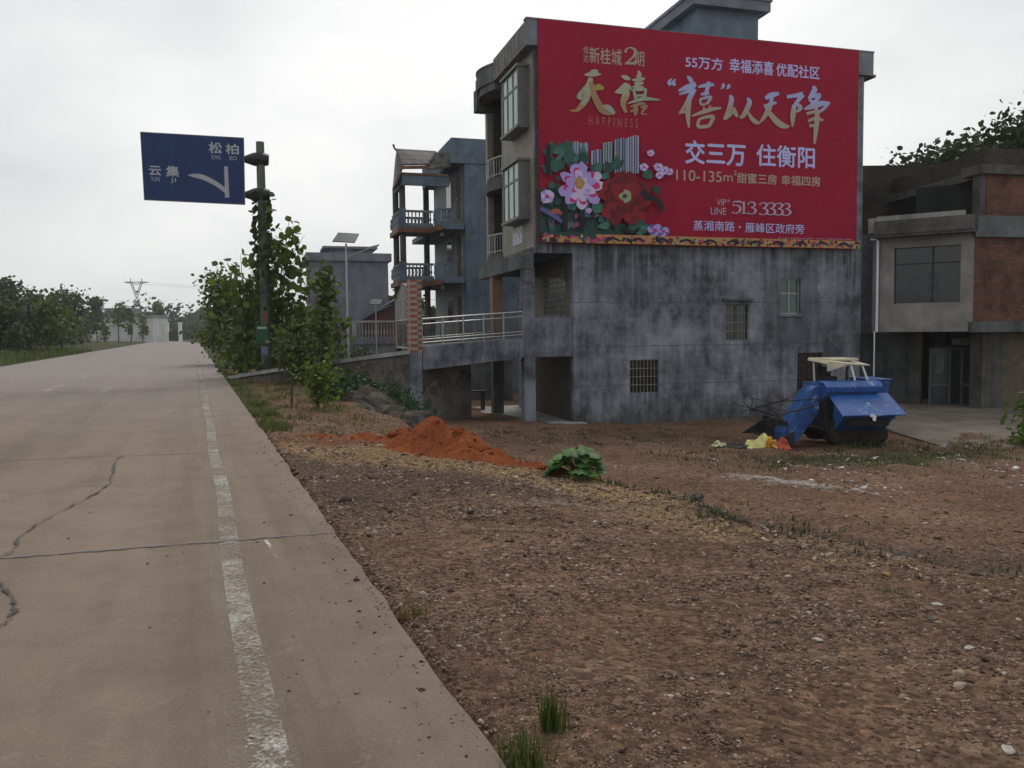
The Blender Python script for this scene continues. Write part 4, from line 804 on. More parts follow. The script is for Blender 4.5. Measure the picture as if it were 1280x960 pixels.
# brick front going right, nearly square to the view
dq = np.array([math.sin(R_(78)), math.cos(R_(78)), 0]); dn = np.array([-dq[1], dq[0], 0])
def fp(u, v, z): q = dq*u+dn*v; return (q[0], q[1], z)
def fbox(m, u0, u1, v0, v1, z0, z1, mi=0):
    return m.hexa([fp(u0, v0, z0), fp(u1, v0, z0), fp(u1, v1, z0), fp(u0, v1, z0), fp(u0, v0, z1), fp(u1, v0, z1), fp(u1, v1, z1), fp(u0, v1, z1)], mi)
m = MB(); fbox(m, .02, 9, .0, .26, 1.83, 4.85); plabel(m.build('brick_wall', red_brick, h4), 'bare red brick infill')
m = MB(); fbox(m, -.1, 9, -.1, .4, 1.45, 1.83); fbox(m, -.05, 9, -.12, .4, 4.85, 5.05); fbox(m, .1, 9, -.05, .4, 5.05, 5.62); m.build('floor_beam', cemB, h4)
m = MB(); fbox(m, .55, 9, .1, .36, 5.62, 7.1); plabel(m.build('brick_wall', red_brick, h4), 'bare red brick of the upper storey')
m = MB(); fbox(m, 1.05, 9, .8, 1.05, 7.42, 8.2); m.build('brick_wall', old_brick, h4)
wv = np.array([-.11, .994, 0]); wr = np.array([.994, .11, 0]); wo = np.array([.86, 1.0, 0])
def wbox(m, u0, u1, v0, v1, z0, z1):
    g = lambda u, v, z: tuple((wo+wv*u+wr*v)[:2])+(z,)
    return m.hexa([g(u0, v0, z0), g(u0, v1, z0), g(u1, v1, z0), g(u1, v0, z0), g(u0, v0, z1), g(u0, v1, z1), g(u1, v1, z1), g(u1, v0, z1)])
m = MB(); wbox(m, .0, 6, 0, .25, 7.42, 8.12); m.box(-1.6, 3.0, 7.0, 7.25, 4.6, 8.75); m.build('brick_wall', old_brick, h4)
m = MB(); fbox(m, .2, 9, -.05, 1.0, 7.1, 7.42); wbox(m, -.6, 6.2, -.25, 6, 7.1, 7.4); fbox(m, -.0, 9, .1, 7, 5.0, 5.04); m.build('roof_slab', cem4, h4)
m = MB(); bbox(m, -1.5, 2.3, 2.2, 2.4, 5.05, 7.1); fbox(m, .4, 9, 2.5, 2.7, -2, 7.1); bbox(m, BL-.4, BL+3, 3.2, 3.4, -2.2, 1.45); bbox(m, -3, 3, 4.2, 4.4, -2.2, 1.6); m.build('back_wall', dark_void, h4)  # near-black sheets fill the openings in place of room shade
m = MB(); fbox(m, .3, .54, .12, .5, 5.63, 7.1); m.build('pillar', cem4, h4)
# ground floor: pillars and a set-back glazed entrance
m = MB(); fbox(m, .75, 1.65, .35, .95, -2.2, 1.5); m.build('pillar', cem4, h4)
m = MB(); bbox(m, 1.95, 2.4, 1.9, 2.5, -2.2, 1.5); m.build('pillar', cem4, h4)
m = MB(); bbox(m, 2.4, 5.2, 2.2, 2.4, -2.2, 1.5); m.build('wall', cemB, h4)
m = MB(); fbox(m, 1.65, 9, .8, 1.0, -2.2, 1.5); m.build('wall', plain('ochre_stained_plaster', (.12, .1, .07), .9, var=.35), h4)
ep = loc(P(1160, 470, 32.6)); eq = loc(P(1236, 470, 32.2))
def ent(m, k0, k1, th, z0, z1):
    a = np.array([ep[0]+(eq[0]-ep[0])*k0, ep[1]+(eq[1]-ep[1])*k0]); b2 = np.array([ep[0]+(eq[0]-ep[0])*k1, ep[1]+(eq[1]-ep[1])*k1])
    return m.hexa([(a[0], a[1]-th, z0), (b2[0], b2[1]-th, z0), (b2[0], b2[1], z0), (a[0], a[1], z0), (a[0], a[1]-th, z1), (b2[0], b2[1]-th, z1), (b2[0], b2[1], z1), (a[0], a[1], z1)])
m = MB(); ent(m, 0, .33, .04, -1.7, .75); ent(m, .55, 1, .05, -1.7, .75); o = m.build('entrance_door', glass('entrance_glass', (.03, .045, .05), .2), h4)
m = MB(); ent(m, .0, .03, .08, -1.7, .8); ent(m, .33, .36, .08, -1.7, .8); ent(m, .53, .56, .08, -1.7, .8); ent(m, 0, 1, .08, .76, .84); ent(m, .0, .33, .07, -.65, -.55); ent(m, .56, 1, .07, -.65, -.55); m.build('frame', plain('old_steel_frame', (.1, .11, .11), .5), o)
m = MB(); ent(m, .78, .98, .085, -.25, .55); m.build('notice_sheet', plain('white_notice', (.4, .42, .45), .7), o)
m = MB(); ent(m, .1, .24, .085, -.15, .62); m.build('notice_sheet', plain('faded_notice', (.11, .14, .16), .7, var=.6, scale=6), o)
m = MB(); ent(m, .38, .75, .03, .95, 1.2); m.build('transom_light', plain('transom_glass', (.2, .2, .2), .4, var=.5, scale=9), h4)
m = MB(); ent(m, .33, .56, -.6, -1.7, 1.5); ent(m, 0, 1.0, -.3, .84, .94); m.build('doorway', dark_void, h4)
# paved yard in front of it
m = MB(); q = [G(1085, 524, -1.4), G(1118, 540, -1.36), G(1190, 562, -1.36), G(1300, 588, -1.36), G(1500, 600, -1.36), (34, 40, 0), (13.5, 40, 0)]
m.prism([(p[0], p[1], -1.8) for p in q], (0, 0, .45)); struct(m.build('yard_paving', plain('dusty_paving', (.135, .112, .092), .9, var=.45, scale=.9)))

# ---------------------------------------------------------------- harvester
bp, t, b, N, L = nodes('sun_faded_blue_paint')
n1 = noise(t, 2.2, detail=8, rough=.7); n2 = noise(t, 3.5, detail=8, rough=.7)
c = ramp(t, n1, [(.3, (.009, .042, .17)), (.6, (.015, .085, .31)), (.75, (.04, .15, .4))]); c = mixc(t, ramp(t, n2, [(.565, 0), (.66, 1)]), c, (.2, .33, .48)); c = mixc(t, ramp(t, noise(t, 3.2, detail=9, rough=.75), [(.6, 0), (.65, 1)]), c, (.075, .04, .026))
L(c, b.inputs['Base Color']); b.inputs['Roughness'].default_value = .42; b.inputs['Specular IOR Level'].default_value = .5; blue_paint = bp
hz = gz(8.6, 21.2)
hv = thing('combine_harvester', 'small blue crawler harvester with a cream canopy parked by the cement wall', 'harvester', (7.95, 21.0, hz), .06)
def hb(name, mat, *bxs, parent=hv, bevel=.012):
    m = MB(); [m.box(*q) for q in bxs]; return m.build(name, mat, parent, bevel=bevel)
Z0 = -hz
zt = .22-hz                                    # top of the body above the machine's base
hb('chassis', iron_dark, (.15, 1.45, .0, 1.9, .42, .62), (.25, 1.35, .2, 1.7, .3, .42))
body = MB().prism([(.0, .1, zt-.95), (.0, .1, zt-.05), (.0, .25, zt), (.0, 1.5, zt), (.0, 1.5, zt-1.1), (.0, .4, zt-1.1)], (1.42, 0, 0)); body.build('body', blue_paint, hv, bevel=.015)
m = MB().prism([(.18, .12, zt-.28), (.18, -.62, zt-.66), (.18, -.62, zt-.76), (.18, -.1, zt-1.16), (.18, .12, zt-1.16)], (1.3, 0, 0)); o = plabel(m.build('straw_hood', blue_paint, hv, bevel=.012), 'sloping rear hood with peeling paint')
m = MB().hexa([(.1, -.72, zt-.74), (1.72, -.72, zt-.74), (1.66, .1, zt-.26), (.08, .1, zt-.26), (.1, -.73, zt-.71), (1.72, -.73, zt-.71), (1.66, .1, zt-.23), (.08, .1, zt-.23)]); plabel(m.build('hood_lid', blue_paint, hv, bevel=.01), 'dented bright blue lid')
m = MB(); m.box(.32, 1.36, -.55, -.35, zt-1.0, zt-.78); m.build('outlet', dark_void, hv)
m = MB(); m.prism([(.78, -.745, zt-.75), (.95, -.745, zt-.76), (.9, -.745, zt-.7), (.8, -.745, zt-.68)], (0, .012, 0)); m.prism([(.85, -.75, zt-.84), (.92, -.75, zt-.86), (.93, -.75, zt-.75), (.84, -.75, zt-.76)], (0, .01, 0)); m.build('peeled_patch', white_paint, hv)  # pale peeled patch on the hood edge, built as thin plates
m = MB().prism([(-.02, .06, zt-.02), (-.02, .06, zt-.2), (-.02, .0, zt-.2), (-.02, -.02, zt-.06), (-.02, .12, zt+.06), (-.02, .5, zt+.08), (-.02, .5, zt-.02)], (1.5, 0, 0)); m.build('top_cover', blue_paint, hv, bevel=.015)
m = MB().hexa([(1.4, .6, zt-.62), (1.86, .6, zt-.6), (1.86, 1.5, zt-.6), (1.4, 1.5, zt-.62), (1.36, .5, zt+.06), (1.95, .5, zt+.04), (1.95, 1.6, zt+.04), (1.36, 1.6, zt+.06)]); m.box(1.33, 1.98, .47, 1.63, zt+.06, zt+.1); plabel(m.build('grain_tank', blue_paint, hv, bevel=.01), 'darker blue grain bin with a lid')
m = MB(); m.lathe((1.62, .1, .62), [(.02, 0), (.24, .03), (.25, .3), (.2, .36), (.02, .36)], 14); m.build('dust_fan', blue_paint, hv)
hb('drive_guard', plain('oily_iron', (.022, .021, .022), .6, .3, .6, 6), (-.01, .2, -.02, .098, .36, zt-.28), (-.03, -.002, .1, .3, .3, zt-.4))
hb('underside_shade', plain('shade_black', (.03, .026, .022), .95, var=.5, scale=7), (.12, 1.5, -.12, -.02, .12, .66), (.06, .12, .0, 1.7, .3, 1.0))  # dark plates added to stand for the shade beneath the machine
# rust and mud collect on the machine: belts, hoses and bolts
m = MB()
for z in (.95, 1.1): m.tube([(-.03, .2, z), (-.03, .9, z+.05), (-.02, 1.3, z-.2)], .02, 6)
m.tube([(1.5, .3, .9), (1.62, .1, 1.05), (1.5, -.05, 1.15)], .025, 6); m.tube([(.3, -.1, .5), (.9, -.16, .42), (1.4, -.1, .52)], .02, 6)
m.build('hose', iron_dark, hv)
m = MB()
for k in range(8): x = .2+k*.19; m.lathe((x, -.7, zt-.725), [(.012, 0), (.012, .02)], 6)
for k in range(6): m.tube([(.1+k*.24, .09, zt-.3), (.1+k*.24, .1, zt-.3)], .014, 6)
m.build('bolt_row', rusty, hv)
m = MB(); m.tube([(1.1, 1.2, zt), (1.1, 1.2, zt+.3), (1.14, 1.22, zt+.4)], .04, 8); m.build('exhaust', rusty, hv)
# canopy
DXC = .34
m = MB().hexa([(-.12, .5, zt+.5), (1.1, .45, zt+.44), (1.08, 1.75, zt+.52), (-.12, 1.75, zt+.56), (-.06, .5, zt+.58), (1.12, .43, zt+.47), (1.1, 1.77, zt+.6), (-.06, 1.77, zt+.64)]); m.box(.02, .9, .7, 1.6, zt+.58, zt+.64); m.hexa([(-.12, .48, zt+.3), (-.1, .52, zt+.3), (.45, .52, zt+.46), (.45, .48, zt+.46), (-.12, .48, zt+.5), (-.1, .52, zt+.5), (.45, .52, zt+.5), (.45, .48, zt+.5)])
m.v = [(x*.92+DXC, y, z) for x, y, z in m.v]
plabel(m.build('canopy', plain('cream_canopy', (.5, .46, .34), .7, var=.25, scale=3), hv, bevel=.015), 'cream coloured sun canopy')
for q in (((.72, .5, zt+.02), (.58, .5, zt+.46)), ((1.08, .5, zt+.04), (.9, .5, zt+.46)), ((.05, 1.6, zt+.0), (.02, 1.6, zt+.55)), ((1.05, 1.6, zt), (1.0, 1.6, zt+.52))): MB().tube([(a*.92+DXC, b_, c_) for a, b_, c_ in q], .028, 6).build('canopy_post', white_paint, hv)
hb('seat', iron_dark, (.35, .75, 1.0, 1.4, zt, zt+.15), (.35, .75, 1.38, 1.46, zt+.15, zt+.4))
# tracks
for y0 in (-.05, 1.35):
    m = MB(); pr = [(.3, .0), (.1, .14), (.06, .34), (.2, .46), (1.4, .46), (1.62, .36), (1.62, .16), (1.45, .0)]
    m.prism([(x, y0, z) for x, z in pr], (0, .45, 0)); tr = m.build('track', plain('muddy_rubber', (.03, .027, .025), .95, var=.4, scale=9), hv, bevel=.02)
    m = MB()
    for k in range(12): m.box(.25+k*.1, .3+k*.1, y0-.015, y0+.465, -.02, .005) ; m.box(.25+k*.1, .3+k*.1, y0-.015, y0+.465, .455, .48)
    m.build('tread', iron_dark, tr)
    m = MB()
    for k in range(4): m.tube([(.4+k*.3, y0-.02, .2), (.4+k*.3, y0+.02, .2)], .11, 12)
    m.build('roller', rusty, tr)
# feeder and header on the left
m = MB().hexa([(-1.0, .35, .12), (-.72, .35, .0), (-.72, 1.0, .0), (-1.0, 1.0, .12), (-.28, .35, zt-.06), (.02, .35, zt-.42), (.02, 1.0, zt-.42), (-.28, 1.0, zt-.06)]) if False else MB().prism([(-1.0, .3, .3), (-.95, .3, .03), (-.66, .3, .02), (.05, .3, zt-.62), (.05, .3, zt-.06), (-.12, .3, zt-.05), (-.3, .3, zt-.16)], (0, .6, 0))
m.build('feeder_chute', blue_paint, hv, bevel=.015)
m = MB(); m.box(-1.2, -.85, -.1, 2.0, .1, .14); m.box(-.9, -.85, .3, 2.0, .14, .6); m.prism([(-1.5, -.14, .1), (-.85, -.14, .1), (-.85, -.14, .4)], (0, .04, 0)); m.prism([(-1.5, 2.0, .1), (-.85, 2.0, .1), (-.85, 2.0, .5)], (0, .04, 0))
hd = plabel(m.build('cutting_header', iron_dark, hv, bevel=.01), 'low rusty cutting header')
m = MB()
for y in (-.05, 1.95):
    for k in range(6): a = k*PI/3+.3; m.tube([(-1.25, y, .78), (-1.25+.3*math.cos(a), y, .78+.3*math.sin(a))], .013, 5)
for k in range(5): a = k*PI/2.5+.3; m.tube([(-1.25+.3*math.cos(a), -.08, .78+.3*math.sin(a)), (-1.25+.3*math.cos(a), 1.98, .78+.3*math.sin(a))], .012, 5)
m.tube([(-1.25, -.1, .78), (-1.25, 2.0, .78)], .03, 6); m.tube([(-1.25, 0, .78), (-.2, 0, 1.05)], .022, 6); m.tube([(-1.25, 1.9, .78), (-.2, 1.9, 1.05)], .022, 6); m.tube([(-1.2, -.05, 1.15), (.1, .1, 1.2)], .014, 5)
m.build('reel', iron_dark, hd)
m = MB(); m.tube([(-.4, .1, .5), (.3, .02, .35)], .03, 6); m.tube([(-.3, .15, .8), (.1, .1, .5)], .02, 6); m.tube([(.05, .05, .62), (.05, .05, 1.2)], .03, 6); m.tube([(.1, .02, .9), (.34, .0, .9)], .02, 6)
for z, x, r_ in ((.75, .2, .16), (1.0, .08, .1)): m.tube([(x, -.02, z), (x, .06, z)], r_, 14)
m.build('drive_gear', iron_dark, hv)

# ---------------------------------------------------------------- road sign, lamps, posts, pylon
sg = thing('road_sign', 'big blue direction sign on an overhanging pole by the roadside trees', 'road sign', (-9.29, 31.5, -.2), R_(15))
pole_mat = plain('stained_grey_pole', (.11, .115, .11), .6, .3, .3)
m = MB(); m.tube([(0, 0, 0), (0, 0, 5), (0, 0, 9.0)], [.19, .17, .15], 14); m.build('pole', pole_mat, sg)
m = MB()
for z in (7.05, 8.35): m.tube([(.3, 0, z), (.05, 0, z+.02), (-.25, -.02, z), (-.62, -.05, z-.02)], [.2, .27, .24, .1], 10); m.box(-.25, .3, -.3, .3, z-.05, z+.05); m.tube([(-.6, -.08, z), (-3.75, -.08, z)], .05, 8)
m.build('bracket', iron_dark, sg)
def sz(u, v): # on the board's plane
    d = ray(u, v); o_ = np.array([-9.29, 31.5, 0]); n_ = np.array([math.sin(R_(15)), -math.cos(R_(15)), 0]); q = _O+d*(((o_+n_*.2-_O)@n_)/(d@n_))-o_
    return q[0]*math.cos(R_(15))+q[1]*math.sin(R_(15)), q[2]+.2
c4 = [sz(*q) for q in ((175, 164.5), (305, 172), (306.5, 256), (180, 250))]
def sq_(pts, y0, y1): return MB().prism([(a, y0, b_) for a, b_ in pts], (0, y1-y0, 0))
cx_, cz_ = np.mean([p[0] for p in c4]), np.mean([p[1] for p in c4])
sq_(c4, -.2, -.14).build('board', plain('grey_frame_edge', (.16, .17, .17), .5), sg)
face = [(cx_+(a-cx_)*.985, cz_+(b_-cz_)*.975) for a, b_ in c4]
pb = plabel(sq_(face, -.212, -.202).build('face', plain('sign_blue', (.009, .028, .115), .5, var=.15, scale=1.2), sg), 'blue sign face')
sw = plain('sign_white', (.36, .38, .4), .5, var=.1)
def sign_text(body, u0, v0, u1, v1, bold=.03):
    v, f = text(body, 0, 0, 0, 0, None); (s0, z0), (s1, z1) = sz(u0, v0), sz(u1, v1); m = MB(); e = bold*(z1-z0)
    for k, (dx, dz) in enumerate([(0, 0), (e, 0), (-e, 0), (0, e), (0, -e)] if bold else [(0, 0)]): m.add([(s0+(s1-s0)*a+dx, -.2135-.0003*k, z0+(z1-z0)*c_+dz) for a, c_ in v], f)
    return m.build('lettering', sw, sg)
sign_text('松', 261.5, 191.5, 277, 178.5); sign_text('柏', 282.5, 192.5, 298, 180.5); sign_text('云', 186.5, 219, 201, 208); sign_text('集', 208, 220.5, 223.5, 208)
sign_text('SONG', 264, 199, 276, 194.5, 0); sign_text('BO', 287, 200, 296, 195.5, 0); sign_text('YUN', 188.5, 226.5, 199.5, 221.5, 0); sign_text('JI', 213, 229, 220, 223, 0)
def sbr(st):
    q = cat(st, 8); vs = []
    for i, p in enumerate(q):
        d = q[min(i+1, len(q)-1)]-q[max(i-1, 0)]; n = np.array([-d[1], d[0]])/(np.linalg.norm(d)+1e-9)
        for s_ in (1, -1): a, b_ = sz(p[0]+s_*n[0]*p[2]/2, p[1]+s_*n[1]*p[2]/2); vs.append((a, -.2138-.0004*(len(st) > 2), b_))
    return MB().add(vs, [(2*i, 2*i+1, 2*i+3, 2*i+2) for i in range(len(q)-1)])
sbr([(282.5, 208, 4.5), (284, 247, 5.5)]).build('arrow', sw, sg); sbr([(283.5, 240, 5), (272, 231, 5.5), (255, 222, 6), (243, 219.5, 5), (235, 219, 1)]).build('arrow', sw, sg)
nb = thing('notice_board', 'small green and white notice plate tied to the sign pole', 'notice', (-9.18, 31.0, 0), R_(15))
MB().box(-.3, .12, -.03, 0, 1.35, 2.0).build('plate', plain('green_plate', (.02, .08, .045), .6), nb); MB().box(-.25, .08, -.035, -.031, 1.85, 1.93).build('stripe', sw, nb); MB().box(-.14, .1, -.04, .0, .9, 1.2).build('plate', plain('blue_white_plate', (.12, .15, .24), .6), nb); MB().box(.0, .12, -.035, 0, 2.05, 2.5).build('plate', plain('red_plate', (.18, .06, .045), .6), nb)
panel_mat = plain('solar_panel', (.03, .035, .045), .25, .2)
def solar(loc, hgt, tilt_s, label):
    o = thing('solar_street_lamp', label, 'street lamp', loc, R_(12), 'solar street lamps by the houses'); k = hgt/6.2
    m = MB(); m.tube([(0, 0, -.6), (0, 0, hgt*.5), (0, 0, hgt)], [.085*k, .07*k, .055*k], 10); m.build('pole', plain('galvanised_pole', (.42, .44, .45), .45, .2, .1), o)
    m = MB().hexa([(-.72*k, -.3*k, hgt+.05*k), (.45*k, -.3*k, hgt-.0*k), (.72*k, .5*k, hgt+.55*k), (-.4*k, .5*k, hgt+.6*k), (-.72*k, -.3*k, hgt+.1*k), (.45*k, -.3*k, hgt+.05*k), (.72*k, .5*k, hgt+.6*k), (-.4*k, .5*k, hgt+.65*k)]); m.build('solar_panel', panel_mat, o)
    m = MB(); m.tube([(0, 0, hgt-.75*k), (.5*k, 0, hgt-.55*k), (1.3*k, 0, hgt-.2*k)], .03*k, 8); ar = m.build('arm', grey_alu, o)
    m = MB().hexa([(1.2*k, -.1*k, hgt-.27*k), (1.75*k, -.1*k, hgt-.1*k), (1.75*k, .1*k, hgt-.1*k), (1.2*k, .1*k, hgt-.27*k), (1.2*k, -.1*k, hgt-.17*k), (1.75*k, -.1*k, hgt-.02*k), (1.75*k, .1*k, hgt-.02*k), (1.2*k, .1*k, hgt-.17*k)]); m.build('lamp_head', grey_alu, ar); return o
solar((-8.62, 44, .3), 6.05, 0, 'tall solar street lamp with a tilted panel in front of the grey house'); solar((-8.1, 50, .0), 3.35, 0, 'short solar lamp standing before the row of balusters')
sp = thing('sign_post', 'dark post with a small blank plate on the left verge', 'sign post', (-46.2*75/80, 75, .4), R_(10))
m = MB(); m.tube([(0, 0, -1), (0, 0, 4.2)], .13, 8); m.build('post', iron_dark, sp); MB().box(-.6, .5, -.05, -.02, 3.1, 4.1).build('plate', plain('weathered_plate', (.12, .13, .13), .7), sp)
py = thing('pylon', 'distant lattice power pylon rising over the left hill', 'pylon', (-188, 420, 0), .2)
m = MB(); pw = .22
def lat(z0, w0, z1, w1):
    for sx_, sy_ in ((1, 1), (1, -1), (-1, 1), (-1, -1)): m.tube([(sx_*w0, sy_*w0, z0), (sx_*w1, sy_*w1, z1)], pw, 4)
    m.tube([(-w0, -w0, z0), (w1, -w1, z1)], pw*.7, 4); m.tube([(w0, -w0, z0), (-w1, -w1, z1)], pw*.7, 4)
for z0, w0, z1, w1 in ((0, 3.2, 8, 2.3), (8, 2.3, 15, 1.5), (15, 1.5, 20, .8)): lat(z0, w0, z1, w1)
for s_ in (1, -1): m.tube([(0, 0, 20), (s_*2.8, 0, 28.5)], pw*1.1, 4); m.tube([(0, 0, 22), (s_*2, 0, 28.5)], pw*.8, 4); m.tube([(s_*2.6, 0, 28.5), (s_*2.6, 0, 30.3)], pw, 4)
m.tube([(-5.5, 0, 28.5), (5.5, 0, 28.5)], pw*1.2, 4); m.tube([(-5.5, 0, 28.5), (0, 0, 27.4), (5.5, 0, 28.5)], pw*.8, 4); m.build('lattice', plain('galvanised_lattice', (.3, .31, .32), .6), py)
# white wall building on the far left
wb = thing('white_building', 'long low white walled building beside the far bend of the road', 'building', (-104, 206, 0), 0)
m = MB().box(0, 15.5, 0, 9, -.5, 6.2); m.build('wall', plain('whitewash', (.5, .5, .5), .85, var=.15, scale=.4), wb); m = MB().box(-.4, 15.9, -.4, 9, 6.2, 6.7); m.build('roof', cem3, wb)
m = MB().box(2.2, 9, 3, 9, 6.7, 8.6).box(-3, 1.5, 6, 12, 0, 7.8); m.build('rear_block', cem3, wb)
for x in (3.2, 9.2, 13): o = MB().box(x, x+1.3, -.06, -.01, 2, 4).build('window', glass_dark, wb); MB().box(x-.1, x+1.4, -.1, -.062, 1.85, 1.98).build('sill', cemP, o)
tk = thing('water_tank', 'white water tank on the roof of the low white building', 'tank', (-103, 209, 7.6), 0)
m = MB(); m.lathe((0, 0, 0), [(.9, .5), (1.1, .8), (1.1, 2.3), (.7, 2.8), (.2, 3.0)], 14); m.build('tank_body', white_paint, tk); m = MB()
for a in (0, 2.1, 4.2): m.tube([(.8*math.cos(a), .8*math.sin(a), -1.0), (.8*math.cos(a), .8*math.sin(a), .6)], .08, 5)
m.build('stand', iron_dark, tk)
for k, x in enumerate((-87.5, -84.2)):
    o = thing('gate_post', 'white gate post right of the low white building' if k else 'white gate post touching the low white building', 'gate post', (x*1.0, 212, -.2), 0, 'white gate posts by the far bend')
    m = MB().box(-.35, .35, -.35, .35, 0, 4.8).box(-.45, .45, -.45, .45, 4.8, 5.1); m.build('shaft', white_paint, o)
gg = thing('yard_gate', 'dark barred yard gate between two white posts at the far bend', 'gate', (-87.1, 212, 0), 0)
m = MB(); m.box(0, 2.5, -.03, .03, .2, 2.6); m.build('leaf', iron_dark, gg)
# power cable far away
for s_ in (-5.5, 5.5):
    pts = [(-188+s_, 420, 28.2)]+[(-188+s_*.98+(k/12)*330, 420+k*6, 28.2-9*math.sin(PI*k/12)) for k in range(1, 13)]
    tag(MB().tube(pts, .05, 4).build('power_cable', iron_dark), 'thin power cable running right from the distant pylon', 'cable', 'cables of the far pylon')

# ---------------------------------------------------------------- vegetation
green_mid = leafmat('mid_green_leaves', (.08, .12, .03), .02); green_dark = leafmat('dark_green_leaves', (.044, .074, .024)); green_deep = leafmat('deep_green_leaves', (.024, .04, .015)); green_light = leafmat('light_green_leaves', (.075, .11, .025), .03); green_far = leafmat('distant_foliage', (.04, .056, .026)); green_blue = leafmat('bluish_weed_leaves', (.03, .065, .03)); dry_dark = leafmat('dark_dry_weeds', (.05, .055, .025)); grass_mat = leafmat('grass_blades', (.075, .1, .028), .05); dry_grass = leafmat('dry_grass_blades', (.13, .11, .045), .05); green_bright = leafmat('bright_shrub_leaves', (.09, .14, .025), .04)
def leaves(C, size, seed, wide=.7, droop=.35, up=None):
    rg = np.random.default_rng(seed); n = len(C); s_ = size*rg.uniform(.6, 1.25, n)
    a = rg.uniform(0, 2*PI, n); e = rg.normal(-droop, .55, n)
    d = np.stack([np.cos(a)*np.cos(e), np.sin(a)*np.cos(e), np.sin(e)], 1)
    r = rg.normal(size=(n, 3)); b_ = np.cross(d, r); b_ /= np.linalg.norm(b_, axis=1, keepdims=True)+1e-9; nn = np.cross(d, b_)
    s1 = s_[:, None]; w1 = s1*wide*.5
    V = np.stack([C, C+d*s1*.35+b_*w1+nn*s1*.08, C+d*s1*.75+b_*w1*.75+nn*s1*.06, C+d*s1, C+d*s1*.75-b_*w1*.75+nn*s1*.06, C+d*s1*.35-b_*w1+nn*s1*.08], 1).reshape(-1, 3)
    o = np.arange(n)[:, None]*6
    F = np.concatenate([o+np.array([[0, 1, 2, 3]]), o+np.array([[0, 3, 4, 5]])])
    return V, F
def limbtree(rg, h, spread, n, z0, up=.5, taper=.6):
    # trunk polyline and limbs as polylines
    tr = [np.array([0, 0, -.3]), np.array([rg.normal(0, .02)*h, rg.normal(0, .02)*h, h*.35]), np.array([rg.normal(0, .03)*h, rg.normal(0, .03)*h, h*.7]), np.array([rg.normal(0, .04)*h, rg.normal(0, .04)*h, h*.97])]
    lim = []
    for k in range(n):
        f = z0+(1-z0)*((k+.5)/n)**.9*.92; z = f*h; i = min(2, int(f/.35)); base = tr[i]+(tr[i+1]-tr[i])*np.clip((z-tr[i][2])/(tr[i+1][2]-tr[i][2]), 0, 1)
        a = k*2.4+rg.uniform(-.5, .5); L_ = spread*(1.05-taper*(f-z0)/(1-z0))*rg.uniform(.7, 1.2)
        mid = base+np.array([math.cos(a)*L_*.5, math.sin(a)*L_*.5, L_*up*.3]); end = base+np.array([math.cos(a)*L_, math.sin(a)*L_, L_*up])
        lim.append([base, mid, end])
    return tr, lim
def tree(name, label, cat_, loc, h, spread, n_limb, n_leaf, size, lm, seed, z0=.25, up=.5, sig=.25, r=.06, group=None, wide=.7, droop=.35, inner=.35, taper=.6):
    rg = np.random.default_rng(seed); o = thing(name, label, cat_, loc, rg.uniform(0, 6), group)
    tr, lim = limbtree(rg, h, spread, n_limb, z0, up, taper); m = MB(); m.tube(tr, [r, r*.75, r*.5, r*.15], 7)
    for q in lim: m.tube(q, [r*.4, r*.28, r*.1], 5)
    m.build('trunk' if name.endswith('tree') or name in ('poplar', 'sapling') else 'stem', bark, o)
    k = rg.integers(0, len(lim), n_leaf); f = np.clip(rg.beta(2.2, 1.3, n_leaf), inner, 1)
    Lm = np.array(lim); a = Lm[k, 0]; b_ = Lm[k, 1]; c_ = Lm[k, 2]; ff = f[:, None]
    C = np.where(ff < .5, a+(b_-a)*ff*2, b_+(c_-b_)*(ff-.5)*2)
    # clumped offsets: every limb carries a few clumps
    cl = rg.normal(0, 1, (len(lim), 5, 3)); ci = rg.integers(0, 5, n_leaf)
    C = C+cl[k, ci]*sig*spread*.8+rg.normal(0, 1, (n_leaf, 3))*sig*spread*.55
    # a little foliage round the leader
    kk = rg.random(n_leaf) < .12; zz = h*(z0+(1.03-z0)*rg.random(n_leaf)); C[kk] = np.stack([tr[2][0]+rg.normal(0, spread*.13, n_leaf), tr[2][1]+rg.normal(0, spread*.13, n_leaf), zz], 1)[kk]
    C = C[C[:, 2] > .06]
    V, F = leaves(C, size, seed, wide, droop); npmesh('crown' if name.endswith('tree') or name in ('poplar', 'sapling') else 'foliage', V, F, lm, o); return o
def at(u, Y, dz=0): # ground point under a photo column at a given depth
    x = P(u, 440, Y)[0]; return (x, Y, gz(x, Y)+dz)
gr1 = 'young poplars by the sign pole'
tree('poplar', 'young poplar with big sparse leaves right behind the sign pole', 'tree', at(356, 32.6), 5.6, 1.0, 26, 430, .3, green_mid, 3, .25, 1.1, .26, .06, gr1, .95, .6, .4, .1)
tree('poplar', 'young poplar with one long leaning shoot left of the sign pole', 'tree', at(308, 33), 4.1, 1.25, 18, 360, .3, green_mid, 5, .2, 1.2, .24, .06, gr1, .95, .6, .4, .1)
tree('poplar', 'slim columnar poplar in front of the grey house', 'tree', at(398, 28.6), 4.25, .5, 24, 480, .23, green_mid, 8, .16, 1.1, .3, .05, gr1, .85)
tree('poplar', 'low leafy poplar between the sign pole and the slim poplar', 'tree', at(374, 32.2), 3.2, .85, 16, 340, .25, green_mid, 18, .1, .8, .28, .05, gr1, .85)
tree('bushy_tree', 'dense dark bushy tree at the road edge beyond the sign', 'tree', at(284, 47), 4.9, 1.7, 34, 2900, .24, green_mid, 11, .06, .55, .24, .1)
tree('bushy_tree', 'rounded dark tree behind the sign, deeper than the poplars', 'tree', at(318, 44), 3.3, 1.5, 26, 2300, .25, green_dark, 12, .06, .5, .25, .1)
